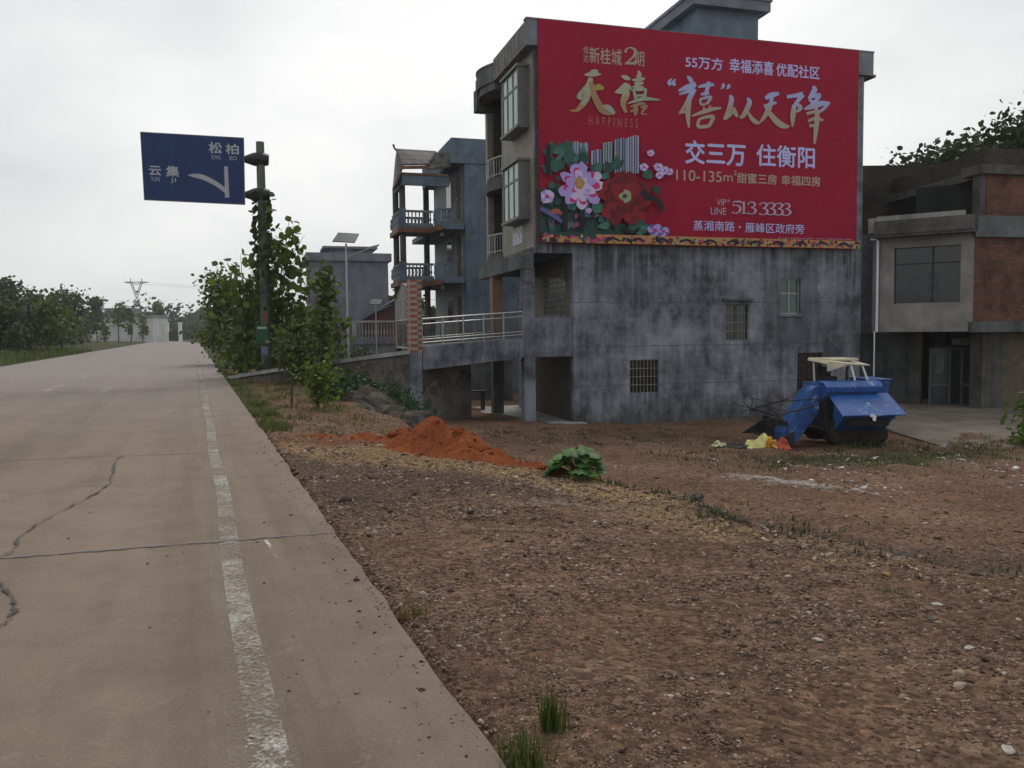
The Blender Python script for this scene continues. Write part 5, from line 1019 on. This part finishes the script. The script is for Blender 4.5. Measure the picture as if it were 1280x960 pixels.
tree('bushy_tree', 'dark tree filling the gap below the grey house', 'tree', at(378, 42), 2.5, 1.6, 24, 2000, .24, green_dark, 13, .05, .4, .25, .1)
gr2 = 'shrubs under the poplars'
for k, (u, Y, h, sp_, lm, n, lb) in enumerate([(330, 33, 1.4, .8, green_mid, 600, 'dark shrub at the foot of the sign pole'), (372, 29.4, 1.5, .8, green_dark, 900, 'dark shrub under the low poplar'), (412, 30, 1.7, .8, green_dark, 900, 'dark shrub beside the slim poplar'), (302, 36, 1.3, .9, green_mid, 900, 'shrub nearest the road left of the sign pole'), (440, 47, 1.8, 1.2, green_dark, 1000, 'dark shrub behind the tall solar lamp')]):
    tree('shrub', lb, 'shrub', at(u, Y), h, sp_, 14, n, .17, lm, 30+k, .05, .6, .28, .03, gr2)
tree('shrub', 'bright green low shrub on the bare verge before the ramp', 'shrub', at(396, 19.4), .92, .5, 16, 620, .11, green_bright, 41, .1, .8, .26, .02)
tree('sapling', 'thin bare stemmed sapling on the bare verge', 'tree', at(362, 20.2), 2.1, .35, 10, 110, .12, green_mid, 42, .45, 1., .25, .035)
tree('sapling', 'leaning sapling with lime leaves beside the tall solar lamp', 'tree', at(424, 27.8), 2.45, .45, 8, 110, .2, green_bright, 43, .6, 1., .3, .03)
gr3 = 'weeds below the ramp wall'
for k, (u, Y, h, sp_) in enumerate([(432, 24.6, .7, .7), (452, 23.6, .55, .8), (475, 23.9, .6, .8), (500, 23.4, .5, .6), (512, 22.6, .4, .6), (418, 22.5, .5, .6), (446, 26, .8, .7), (482, 25.6, .8, .7)]):
    tree('weed', ['tall weed against the left end of the stone ramp wall', 'spreading weed behind the broken slabs', 'weed under the middle of the ramp wall', 'weed by the pillar plinth', 'low weed right beside the red heap', 'weed right of the bright shrub', 'weed hugging the ramp wall', 'weed hugging the wall near the pillar'][k], 'weed', at(u, Y), h, sp_, 10, 420, .13, green_blue, 50+k, .05, .5, .3, .015, gr3)
# vine on the pole
rg = np.random.default_rng(9); n = 520; z = 9*rg.random(n)**1.1*.78; a = rg.uniform(0, 6.28, n); rr = .2+np.abs(rg.normal(0, .07, n))
V, F = leaves(np.stack([-9.29+rr*np.cos(a), 31.5+rr*np.sin(a), z], 1), .2, 9, .9, .8); tag(npmesh('climbing_vine', V, F, green_dark), 'dark leafy vine climbing the pole of the blue sign', 'vine')
# broad leaved weed by the red heap
wp = G(722, 598, -.22); wd = thing('broadleaf_weed', 'broad leaved green weed at the end of the red soil heap', 'weed', (wp[0], wp[1], gz(wp[0], wp[1])), 0)
rg = np.random.default_rng(4); m = MB(); Vs, Fs = [], []; off = 0
def bigleaf(base, d, up, L_, wdt):
    d = d/np.linalg.norm(d); sd = np.cross(d, up); sd /= np.linalg.norm(sd); nn = np.cross(sd, d); ring = []
    for k in range(14):
        t_ = 2*PI*k/14; r_ = (1+.22*math.cos(5*t_))*.5; ring.append(base+d*L_*(.5-r_*math.cos(t_))+sd*wdt*r_*math.sin(t_)-nn*.16*L_*abs(math.sin(t_))-np.array([0, 0, .25*L_*(1-math.cos(t_))*.25]))
    return [base+d*L_*.45+nn*.03*L_]+ring
for k in range(58):
    a = rg.uniform(0, 6.28); rad = rg.uniform(.02, .3); hh_ = .37*(1-(rad/.34)**2)+rg.uniform(-.06, .05); base = np.array([rad*math.cos(a)*.95, rad*math.sin(a)*.95, max(.06, hh_)]); m.tube([(0, 0, 0), tuple(base*np.array([.6, .6, .7])), tuple(base)], .006, 4)
    q = bigleaf(base, np.array([math.cos(a), math.sin(a), -.25+rg.uniform(-.2, .3)]), np.array([0, 0, 1.]), rg.uniform(.13, .22), rg.uniform(.14, .2)); Vs += q; Fs += [(off, off+1+i, off+1+(i+1) % 14) for i in range(14)]; off += 15
m.build('stem', plain('green_stem', (.06, .09, .03), .7), wd); npmesh('foliage', np.array(Vs), np.array(Fs), leafmat('broad_weed_leaves', (.06, .14, .035), .01), wd)
# grass
def blades(C, h, seed, lean=.35, wd=.006):
    rg = np.random.default_rng(seed); n = len(C); a = rg.uniform(0, 2*PI, n); H = h*rg.uniform(.45, 1.15, n); ln_ = H*np.abs(rg.normal(lean, .2, n)); b_ = np.stack([-np.sin(a), np.cos(a), 0*a], 1); d = np.stack([np.cos(a), np.sin(a), 0*a], 1); up = np.array([0, 0, 1.]); w1 = wd*rg.uniform(.6, 1.4, n)[:, None]
    V = np.stack([C-b_*w1, C+b_*w1, C+d*ln_[:, None]*.35+up*H[:, None]*.6+b_*w1*.8, C+d*ln_[:, None]*.35+up*H[:, None]*.6-b_*w1*.8, C+d*ln_[:, None]+up*H[:, None]], 1).reshape(-1, 3); o = np.arange(n)[:, None]*5
    Fq_ = o+np.array([[0, 1, 2, 3]]); Ft = o+np.array([[3, 2, 4, 4]])
    return V, Fq_, Ft
def tuft(name, label, C, h, mt, seed, grp=None, lean=.35, wd=.006, kind=None, cat_='grass tuft'):
    V, Fq_, Ft = blades(C, h, seed, lean, wd); me = bpy.data.meshes.new(name); me.from_pydata(V.tolist(), [], [tuple(f) for f in Fq_.tolist()]+[tuple(f[:3]) for f in Ft.tolist()]); me.materials.append(mt); o = bpy.data.objects.new(name, me); col.objects.link(o); return tag(o, label, cat_, grp, kind)
def around(u, v, zg, n, r, seed):
    rg = np.random.default_rng(seed); p = G(u, v, zg); q = p[:2]+rg.normal(0, r, (n, 2)); return np.stack([q[:, 0], q[:, 1], height(q[:, 0], q[:, 1])-.01], 1)
tuft('grass_tuft', 'upright green grass tuft alone on the stony lot', around(690, 915, -.05, 130, .028, 1), .19, grass_mat, 1, 'grass tufts on the lot', .22, .0028)
tuft('grass_tuft', 'grass tuft at the road edge in the nearest corner of the lot', around(655, 958, -.04, 150, .05, 2), .16, grass_mat, 2, 'grass tufts on the lot', .35, .0026)
tuft('grass_tuft', 'thin dry grass tuft beside the road edge halfway along the lot', around(515, 770, -.04, 50, .06, 3), .12, dry_grass, 3, 'grass tufts on the lot', .4, .003)
tuft('grass_tuft', 'small flat weedy tuft out on the lot near the pale stones', around(1115, 742, -.2, 60, .09, 5), .05, grass_mat, 5, 'grass tufts on the lot', .7, .004)
def scatter(n, d0, d1, a0, a1, seed, dens=None):
    rg = np.random.default_rng(seed); d = rg.uniform(d0, d1, n*4); a = rg.uniform(a0, a1, n*4)
    if dens is not None: k = rg.random(n*4) < dens(d, a); d, a = d[k], a[k]
    d, a = d[:n], a[:n]; x, y = xy(d, a); return np.stack([x, y, height(x, y)-.01], 1)
clump = lambda d, a: np.clip(waves(d*2.2, a*1.6, 1.3)*.8+.1, 0, 1)
tuft('verge_grass', 'patchy green grass along the road verge toward the sign', np.concatenate([scatter(1500, .0, 2.2, 9, 24, 11, clump), scatter(800, .0, .55, 7.2, 13.5, 12, lambda d, a: .1+clump(d, a))]), .15, grass_mat, 6, None, .5, .008, 'stuff', 'grass')
tuft('verge_grass', 'dry straw coloured grass mixed along the road verge', scatter(1500, .0, 2.5, 6.5, 30, 13, clump), .14, dry_grass, 7, None, .6, .008, 'stuff', 'grass')
tuft('bank_grass', 'low grass on the broken edge of the lot', np.concatenate([scatter(3200, 3.4, 6.6, -2.6, 4.5, 14, lambda d, a: np.exp(-((d-bank(a)-1.0)/.8)**2)*clump(d*1.7, a*1.3)*1.6), scatter(5200, 8, 20, 3.5, 10, 15, lambda d, a: (.15+clump(d, a))*np.exp(-((a-6.9)/1.5)**2)), scatter(1600, 6, 13, 10, 15.5, 16, clump)]), .09, leafmat('dull_bank_grass', (.055, .068, .026), .03), 8, None, .6, .009, 'stuff', 'grass')
tuft('field_grass', 'rough grass on the left verge', np.concatenate([scatter(5000, -18, -RW-.1, 20, 95, 17)]), .45, grass_mat, 9, None, .5, .03, 'stuff', 'grass')
# right edge plant
rp_ = P(1292, 520, 21); tree('leafy_plant', 'bright leafy plant at the right edge of the picture', 'plant', (rp_[0], rp_[1], -1.6), 1.35, .5, 14, 260, .3, green_bright, 60, .1, .5, .3, .03, None, .35, .5)
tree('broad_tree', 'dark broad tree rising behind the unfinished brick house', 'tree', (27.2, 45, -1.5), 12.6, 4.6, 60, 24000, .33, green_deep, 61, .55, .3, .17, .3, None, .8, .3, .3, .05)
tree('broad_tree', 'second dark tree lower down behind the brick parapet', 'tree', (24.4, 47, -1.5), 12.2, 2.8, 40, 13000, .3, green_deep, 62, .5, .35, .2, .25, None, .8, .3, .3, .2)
# left side trees one can tell apart
def lt(u, Y, h, sp_, n, sz_, lm, seed, name, label, z0=.25, up=.4, grp='trees along the left of the road', extra=0):
    x = P(u, 420, Y)[0]; return tree(name, label, 'tree', (x, Y, gz(x, Y)-.2), h, sp_, 22, n, sz_, lm, seed, z0, up, .24, .12, grp)
lt(58, 76, 4.6, 2.0, 1700, .38, green_light, 71, 'roadside_tree', 'yellow green bushy tree behind the dark sign post'); lt(76, 80, 4.0, 1.3, 900, .38, green_mid, 72, 'roadside_tree', 'mid green tree right of the dark sign post')
lt(20, 68, 2.6, .7, 700, .28, green_dark, 73, 'roadside_tree', 'small dark upright bush at the left edge', .02); lt(33, 70, 2.2, .6, 600, .28, green_dark, 74, 'roadside_tree', 'small dark upright bush beside the sign post', .02)
lt(3, 74, 4.4, 2.2, 1500, .4, green_dark, 75, 'roadside_tree', 'dark tree cut by the left edge', .1)
lt(148, 170, 8.0, 2.4, 520, .5, green_light, 76, 'roadside_tree', 'light green tree before the middle of the white building', .42); lt(163, 172, 7.2, 1.6, 320, .5, green_light, 77, 'roadside_tree', 'light green tree before the right part of the white building', .45); lt(131, 168, 3.6, 1.0, 220, .45, green_mid, 78, 'roadside_tree', 'small dark tree before the left part of the white building', .2)
lt(178, 178, 6.8, 1.0, 260, .5, green_light, 79, 'roadside_tree', 'slim light tree near the end of the white building', .2); lt(199, 220, 11, 2.0, 900, .8, green_mid, 80, 'roadside_tree', 'narrow pointed tree above the white gate posts', .05); lt(187, 215, 7.5, 2.2, 900, .8, green_mid, 81, 'roadside_tree', 'rounded tree behind the white gate posts', .1)
gsk = 'trees standing out on the left skyline'
for k, (u, Y, h, sp_, seed) in enumerate([(14, 120, 9.5, 2.6, 82), (70, 125, 7.3, 3.0, 83), (94, 130, 8, 3, 84), (122, 170, 9.5, 2.0, 85), (45, 120, 7.6, 2.8, 86)]):
    lt(u, Y, h, sp_, 1100, .6, green_dark, seed, 'hill_tree', ['round headed tree highest on the left skyline', 'spreading tree in the middle of the left skyline', 'open crowned tree right of the middle skyline', 'small pointed tree low on the skyline above the white building', 'flat topped tree left of the middle skyline'][k], .3, .4, gsk)
# woods that read as one mass
def wood(name, label, spots, seed, lm, lf=90, sz_=.9):
    rg = np.random.default_rng(seed); Cs = []
    for (x, y, z, h, r_) in spots:
        c_ = rg.normal(0, 1, (7, 3)); n_ = lf; k = rg.integers(0, 7, n_); p = c_[k]*.55+rg.normal(0, .33, (n_, 3)); q = np.stack([x+p[:, 0]*r_*.75, y+p[:, 1]*r_*.75, z+h*.55+p[:, 2]*h*.3], 1); q = q[q[:, 2] > z-.3]; Cs.append(q)
    V, F = leaves(np.concatenate(Cs), sz_, seed, .8, .2); return stuff(npmesh(name, V, F, lm), label, 'woodland')
rg = np.random.default_rng(20); sp1 = []
for k in range(680):
    d = -RW-rg.uniform(8, 66)-(0 if k < 200 else 9+rg.uniform(0, 40)); a = rg.uniform(55, 175) if k < 200 else rg.uniform(150, 350); x, y = xy(d, a)
    if (abs(x+96) < 20 and abs(y-210) < 16) or (y < 208 and 98 < 640+FPX*x/y < 212): continue
    sp1.append((x, y, gz(x, y), rg.uniform(3.5, 6.5)*(1 if d < -24 else .6), rg.uniform(1.8, 3.2)))
wood('hillside_woodland', 'dark scrubby woodland covering the hill left of the road', sp1, 21, green_far, 210, .7)
sp2 = []
for k in range(90): a = rg.uniform(285, 420); x, y = xy(rg.uniform(-60, 26), a); sp2.append((x, y, -.5, rg.uniform(8, 16), rg.uniform(4, 7)))
for k in range(70): x, y = xy(-80+k*1.7+rg.uniform(-1, 1), rg.uniform(342, 362)); sp2.append((x, y, -1.2, rg.uniform(5, 8), rg.uniform(2.5, 4)))
wood('distant_woodland', 'hazy trees closing the far end of the road', sp2, 22, green_far, 130, 1.5)
sp3 = []
for k in range(90):
    a = rg.uniform(60, 200); x, y = xy(rg.uniform(4, 60), a); sp3.append((x, y, gz(x, y), rg.uniform(4, 7), rg.uniform(2, 4)))
for k in range(26): x = rg.uniform(-14, -2); y = rg.uniform(70, 90); sp3.append((x, y, 0, rg.uniform(3, 5), rg.uniform(1.5, 3)))
for k in range(40): x = rg.uniform(24, 75); y = rg.uniform(50, 90); sp3.append((x, y, -1.5, rg.uniform(4, 7), rg.uniform(2, 4)))
wood('village_trees', 'dark trees behind the houses on the right of the road', sp3, 23, green_dark, 120, .8)

# ---------------------------------------------------------------- soil heap, rubble, stones, litter
soil_mat, t, b, N, L = nodes('fresh_red_soil')
n1 = noise(t, 3, detail=8, rough=.7); n2 = noise(t, 22, detail=8, rough=.75)
c = ramp(t, n1, [(.3, (.18, .05, .022)), (.6, (.285, .085, .035)), (.75, (.37, .14, .065))]); c = mixc(t, 1., c, ramp(t, n2, [(.3, .6), (.7, 1.25)]), 'MULTIPLY'); L(c, b.inputs['Base Color']); b.inputs['Roughness'].default_value = 1; b.inputs['Specular IOR Level'].default_value = .05; bump(t, b, n2, .9, .05)
hp = [(G(400, 548, -.1), .05, .3), (G(460, 548, -.12), .1, .38), (G(510, 552, -.15), .2, .42), (G(545, 562, -.15), .5, .5), (G(585, 566, -.18), .42, .55), (G(630, 572, -.2), .36, .52), (G(672, 582, -.2), .2, .42), (G(692, 590, -.2), .08, .3)]
gx = np.arange(-4.2, 1.6, .035); gy = np.arange(9.4, 16, .035); GX, GY = np.meshgrid(gx, gy, indexing='ij'); H = np.zeros_like(GX)
for q, h_, r_ in hp: H = np.maximum(H, h_*np.exp(-(((GX-q[0])**2+(GY-q[1])**2)/(r_*r_))))
rg = np.random.default_rng(3); H = np.where(H > .02, H+.03*waves(GX*3, GY*3, 2.3)*sst(H/.1)+rg.normal(0, .008, H.shape)+.02*np.abs(waves(GX*6, GY*6, 2.9))*sst(H/.1), H)
Zh = height(GX, GY)+H-.045
ii = np.arange(GX.size).reshape(GX.shape); Fh = np.stack([ii[:-1, :-1], ii[1:, :-1], ii[1:, 1:], ii[:-1, 1:]], -1).reshape(-1, 4); keep = (H.ravel()[Fh] > .035).any(1)
Fh = Fh[keep]; used = np.unique(Fh); mp_ = np.zeros(GX.size, int); mp_[used] = np.arange(len(used)); o = npmesh('soil_heap', np.stack([GX, GY, Zh], -1).reshape(-1, 3)[used], mp_[Fh], soil_mat); tag(o, 'long heap of fresh orange red soil dumped on the edge of the lot', 'soil heap'); o.data.polygons.foreach_set('use_smooth', [True]*len(Fh))
# loose stones: squashed irregular lumps
def stones(name, P_, size, mt, seed, flat=.55):
    rg = np.random.default_rng(seed); n = len(P_); base = np.array([(1, 0, 0), (.3, .95, 0), (-.8, .6, 0), (-.8, -.6, 0), (.3, -.95, 0), (.1, .1, 1), (0, 0, -.8)], float)
    tri = np.array([(0, 1, 5), (1, 2, 5), (2, 3, 5), (3, 4, 5), (4, 0, 5), (1, 0, 6), (2, 1, 6), (3, 2, 6), (4, 3, 6), (0, 4, 6)])
    V = np.repeat(base[None], n, 0)*rg.uniform(.6, 1.3, (n, 7, 1)); V[:, :, 0] *= rg.uniform(.8, 1.5, (n, 1)); V[:, :, 2] *= flat*rg.uniform(.6, 1.3, (n, 1))
    a = rg.uniform(0, 2*PI, n)[:, None]; x = V[:, :, 0]*np.cos(a)-V[:, :, 1]*np.sin(a); y = V[:, :, 0]*np.sin(a)+V[:, :, 1]*np.cos(a); tl = rg.normal(0, .3, (n, 1)); z = V[:, :, 2]+x*tl
    V = np.stack([x, y, z], -1)*size[:, None, None]+P_[:, None, :]
    return npmesh(name, V.reshape(-1, 3), (np.arange(n)[:, None, None]*7+tri[None]).reshape(-1, 3), mt)
stone_mat = islands('loose_stones', [(0, (.028, .02, .018)), (.3, (.085, .05, .036)), (.6, (.17, .11, .076)), (.85, (.26, .19, .14)), (.96, (.31, .24, .18)), (1, (.42, .37, .32))])
ochre_mat = islands('ochre_stones', [(0, (.12, .07, .035)), (.4, (.26, .16, .075)), (.8, (.4, .28, .14)), (1, (.55, .45, .3))])
greys_mat = islands('grey_stones', [(0, (.035, .026, .023)), (.5, (.1, .074, .062)), (.85, (.21, .165, .14)), (1, (.34, .3, .27))])
rg = np.random.default_rng(31)
def lotpts(n, near, seed, dens=None):
    rg = np.random.default_rng(seed); r = near*(24/near)**rg.random(n*5); th = np.radians(rg.uniform(-40, 62, n*5)); x = r*np.sin(th); y = r*np.cos(th)+.6; d, a = da(x, y); ok = (d > .01) & (d < 18) & (a < 15)
    if dens is not None: ok &= rg.random(n*5) < dens(x, y, d, a)
    x, y, r = x[ok][:n], y[ok][:n], r[ok][:n]; return np.stack([x, y, height(x, y)], 1), r
cl1 = lambda x, y, d, a: np.clip(.6+.5*waves(x, y, 1.7)+.25*waves(x, y, 4.3), .1, 1)*np.where(d > bank(a)+1.6, .35, 1)*(1-.75*np.exp(-((a-(1.1-.62*(d-1.2)))/.3)**2)-.7*np.exp(-((a-(-.55-.5*(d-1.4)))/.22)**2)).clip(.1, 1)
p_, r_ = lotpts(78000, 2.2, 1, cl1); stuff(stones('gravel', p_, .0058*np.exp(rg.normal(0, .5, len(p_)))*np.clip(r_/4, .65, 2.3), stone_mat, 1), 'loose brown stones strewn over the lot', 'gravel')
p_, r_ = lotpts(7000, 6, 2, lambda x, y, d, a: np.clip(1.3*np.exp(-((a-(4.7-.85*(d-1.2)))/1.2)**2)*(d < 5), 0, 1)+.5*np.exp(-((d-bank(a)+.4)/.5)**2)*(a < 5)); rg = np.random.default_rng(32); stuff(stones('ochre_gravel', p_, .013*np.exp(rg.normal(0, .45, len(p_))), ochre_mat, 2, .4), 'band of yellow ochre stone chips across the lot', 'gravel')
p_, r_ = lotpts(7000, 4, 3, lambda x, y, d, a: np.clip(np.exp(-((a-(1.9-.75*(d-1.5)))/1.1)**2)*(d < 4.5)+np.exp(-((d-.5)/.5)**2-((a-1.5)/2.4)**2), 0, 1)); stuff(stones('grey_gravel', p_, .011*np.exp(np.random.default_rng(33).normal(0, .4, len(p_))), greys_mat, 3, .5), 'grey crushed stone patch by the road edge', 'gravel')
p_ = scatter(900, 8, 17, 2.2, 8, 34, lambda d, a: np.clip(waves(d, a, 1.1)+.2, 0, 1)); stuff(stones('plaster_chips', p_, .03*np.exp(np.random.default_rng(35).normal(0, .5, len(p_))), islands('pale_chips', [(0, (.2, .18, .17)), (.5, (.36, .34, .33)), (1, (.6, .6, .6))]), 5, .35), 'pale plaster chips scattered in front of the harvester', 'rubble')
q = np.random.default_rng(36); ng = 800; d_ = q.uniform(-4.8, -.02, ng); a_ = q.uniform(-5.5, 9, ng); d_[:620] = -np.abs(q.normal(0, .13, 620))*np.where(q.random(620) < .2, 4, 1)-.01; x, y = xy(d_, a_); stuff(stones('road_grit', np.stack([x, y, 0*x+.003], 1), .0052*np.exp(q.normal(0, .5, ng)), stone_mat, 6, .6), 'dark grit and crumbs lying on the concrete road', 'grit')
# boulders and broken slabs that can be told apart
def rock(name, label, loc, sx_, sy_, sz_, seed, mt, grp, rot=0., tilt=0.):
    rg = np.random.default_rng(seed); m = MB(); n1_, n2_ = 9, 6; vs, fs = [], []
    for i in range(n2_+1):
        for j in range(n1_):
            th = PI*i/n2_; ph = 2*PI*j/n1_; p = np.array([math.sin(th)*math.cos(ph), math.sin(th)*math.sin(ph), math.cos(th)]); p = np.sign(p)*np.abs(p)**.6; p = p*(1+rg.uniform(-.16, .16)); vs.append((p[0]*sx_, p[1]*sy_, p[2]*sz_))
    for i in range(n2_):
        for j in range(n1_): fs.append((i*n1_+j, (i+1)*n1_+j, (i+1)*n1_+(j+1) % n1_, i*n1_+(j+1) % n1_))
    o = m.add(vs, fs).build(name, mt); o.location = (loc[0], loc[1], loc[2]); o.rotation_euler = (tilt, tilt*.6, rot); return tag(o, label, 'stone', grp)
rockm = cement('dirty_rock', (.05, .042, .038), (.17, .15, .135), .2, .5); slabm = cement('broken_concrete', (.06, .05, .045), (.16, .14, .12), .2, .5)
rks = [(425, 512, 23, .32, .24, .2, 'small dark boulder left of the broken slabs'), (447, 506, 22.5, .34, .3, .22, 'dark boulder under the shrub side of the slabs'), (466, 497, 22.9, .6, .26, .09, 'uppermost slanting broken slab'), (486, 507, 22.2, .6, .24, .08, 'middle slanting broken slab'), (470, 519, 21.5, .5, .22, .09, 'lowest broken slab'), (498, 518, 21.8, .4, .28, .16, 'broken slab end nearest the pillar'), (520, 527, 20.6, .36, .3, .26, 'rounded pale boulder touching the red heap'), (509, 534, 20, .24, .2, .2, 'small dark boulder in front of the pale one'), (458, 522, 21.4, .26, .2, .16, 'small boulder below the slabs')]
for k, (u, v, Y, a_, b_, c_, lb) in enumerate(rks):
    p = P(u, v, Y); rock('boulder' if 'boulder' in lb else 'broken_slab', lb, (p[0], p[1], max(p[2], gz(p[0], p[1])+.02)), a_, b_, c_, 90+k, slabm if 'slab' in lb or 'pale' in lb else rockm, 'boulders and slabs beside the red heap', .3+k*.4 if 'boulder' in lb else -.9+.25*k, .75 if 'slab' in lb else .1)
eb = [(1122, 652, 'pale flat stone on top of the bank edge'), (1098, 655, 'dark stone in the bank edge beside the pale flat one'), (1060, 648, 'stone low in the middle of the bank edge'), (1120, 664, 'dark slab stone under the pale flat one'), (1030, 645, 'small stone at the left of the bank edge stones'), (890, 623, 'flat grey stone right of the green weed'), (868, 626, 'smaller grey stone right of the green weed'), (760, 597, 'dark clod beside the green weed')]
for k, (u, v, lb) in enumerate(eb):
    p = G(u, v, -.28); rock('bank_stone', lb, (p[0], p[1], gz(p[0], p[1])+.02), (.2+.05*(k % 3))*(.55 if k > 4 else 1), .15*(.6 if k > 4 else 1), .09*(.6 if k > 4 else 1), 120+k, slabm if 'pale' in lb or 'flat' in lb else rockm, 'stones along the bank edge', k*.7, .2)
fl = [(1172, 748, .05, 'white flat chip out on the lot'), (1165, 767, .07, 'brownish flat stone below the white chip'), (1022, 800, .05, 'pale pinkish stone on the right of the lot'), (690, 743, .03, 'small white chip in the middle of the lot'), (1212, 808, .05, 'pale stone near the right border of the lot'), (1260, 948, .05, 'grey stone in the nearest right corner'), (865, 866, .02, 'small bluish chip in the near part of the lot'), (838, 893, .025, 'pale chip in the near part of the lot'), (940, 823, .025, 'small dark stone on the right half of the lot'), (910, 885, .02, 'tiny pale chip right of the grass tuft')]
for k, (u, v, s_, lb) in enumerate(fl):
    p = G(u, v, -.14); rock('flat_stone', lb, (p[0], p[1], gz(p[0], p[1])+.006), s_*.65, s_*.42, s_*.13, 140+k, rockm if 'dark' in lb or 'brown' in lb else plain('pale_chip', (.34, .3, .27), .9, var=.3, scale=9), 'single stones lying on the lot', k*.9, .08)
for k, (p, q, lb) in enumerate([((1180, 676), (1232, 692), 'long weathered plank on the bank at the right'), ((1195, 690), (1225, 697), 'short dark plank beside the long one')]):
    a_, b_ = G(*p, -.3), G(*q, -.3); za, zb_ = gz(a_[0], a_[1])+.03, gz(b_[0], b_[1])+.03; d = np.array([b_[0]-a_[0], b_[1]-a_[1]]); L_ = np.linalg.norm(d); o = MB().box(0, L_, -.05, .05, 0, .025).build('wooden_plank', slabm if k == 0 else wood_dark); o.location = (a_[0], a_[1], za); o.rotation_euler = (0, -math.atan2(zb_-za, L_), math.atan2(d[1], d[0])); tag(o, lb, 'plank', 'planks on the bank')
def cloth(name, label, cat_, u, v, Y, w_, d_, h_, mt, seed):
    rg = np.random.default_rng(seed); p = P(u, v, Y); n = 14; vs = []
    ph = rg.uniform(0, 6, 4)
    for i in range(n+1):
        for j in range(n+1):
            x = (i/n-.5)*w_; y = (j/n-.5)*d_; e = (1-abs(2*i/n-1)**3)*(1-abs(2*j/n-1)**3); z = h_*e*(.55+.45*math.sin(ph[0]+7*i/n+2*j/n)*math.cos(ph[1]+5*j/n-3*i/n))
            vs.append((x+.05*math.sin(ph[2]+j), y+.05*math.sin(ph[3]+i), max(z, .0)))
    fs = [(i*(n+1)+j, (i+1)*(n+1)+j, (i+1)*(n+1)+j+1, i*(n+1)+j+1) for i in range(n) for j in range(n)]
    o = MB().add(vs, fs).build(name, mt, smooth=True); o.location = (p[0], p[1], gz(p[0], p[1])+.015); sdm = o.modifiers.new('thickness', 'SOLIDIFY'); sdm.thickness = .012; return tag(o, label, cat_)
cloth('yellow_sack', 'crumpled pale yellow sack on the ground left of the harvester', 'sack', 951, 551, 20.5, .68, .5, .36, plain('pale_yellow_cloth', (.6, .57, .24), .8), 1)
cloth('white_scrap', 'small white scrap at the far left of the harvester litter', 'scrap', 899, 554, 20.6, .28, .25, .14, plain('white_scrap_cloth', (.62, .6, .4), .8), 2)
cloth('black_tarp', 'flat black tarp between the white scrap and the yellow sack', 'tarp', 922, 554, 20.6, .75, .45, .1, plain('black_plastic', (.015, .016, .018), .5), 3)
cloth('orange_bag', 'orange red bag leaning under the harvester header', 'bag', 976, 550, 20.4, .42, .4, .3, plain('orange_red_cloth', (.42, .09, .05), .8), 4)
cloth('orange_scrap', 'little orange scrap beside the yellow sack', 'scrap', 964, 552, 20.3, .2, .2, .3, plain('orange_cloth', (.6, .3, .04), .8), 5)

# ---------------------------------------------------------------- hazy air
hm = bpy.data.materials.new('haze'); hm.use_nodes = True; hm.node_tree.nodes.clear()
ho = hm.node_tree.nodes.new('ShaderNodeOutputMaterial'); pv = hm.node_tree.nodes.new('ShaderNodeVolumePrincipled')
pv.inputs['Color'].default_value = (.9, .92, .93, 1); pv.inputs['Density'].default_value = .0004; pv.inputs['Anisotropy'].default_value = .2
hm.node_tree.links.new(pv.outputs[0], ho.inputs['Volume'])
stuff(MB().box(-720, 640, -420, 780, -9, 45).build('haze', hm), 'thin pale haze that fades the far hills', 'haze')

# clods on the heap, weeds round the harvester
rg = np.random.default_rng(51); pts = []
for q, h_, r_ in hp:
    n_ = 60 if h_ > .15 else 22; e = rg.normal(0, r_*.75, (n_, 2)); x, y = q[0]+e[:, 0], q[1]+e[:, 1]; hh_ = np.zeros(n_)
    for q2, h2_, r2_ in hp: hh_ = np.maximum(hh_, h2_*np.exp(-(((x-q2[0])**2+(y-q2[1])**2)/(r2_*r2_))))
    pts.append(np.stack([x, y, height(x, y)+hh_-.03], 1))
pts = np.concatenate(pts); stuff(stones('soil_clods', pts, .022*np.exp(rg.normal(0, .55, len(pts))), soil_mat, 51, .8), 'lumps of red soil lying on the heap', 'soil')
rg = np.random.default_rng(52); x = rg.uniform(7.6, 10.2, 900); y = rg.uniform(19.9, 21.4, 900); k = rg.random(900) < np.clip(waves(x, y, 2.2)*.6+.2, 0, 1); x, y = x[k], y[k]
tuft('harvester_weeds', 'dark weeds growing round the tracks of the harvester', np.stack([x, y, height(x, y)-.01], 1), .2, dry_dark, 52, None, .6, .01, 'stuff', 'weeds')

p_ = scatter(1000, 3.0, 6.6, -3.6, 5.0, 61, lambda d, a: np.exp(-((d-bank(a)-.75)/.4)**2)); rg = np.random.default_rng(61); stuff(stones('bank_rubble', p_, .03*np.exp(rg.normal(0, .65, len(p_))), islands('dark_rubble', [(0, (.03, .025, .022)), (.6, (.09, .07, .058)), (1, (.2, .17, .145))]), 61, .5), 'dark rubble along the broken edge of the lot', 'rubble')
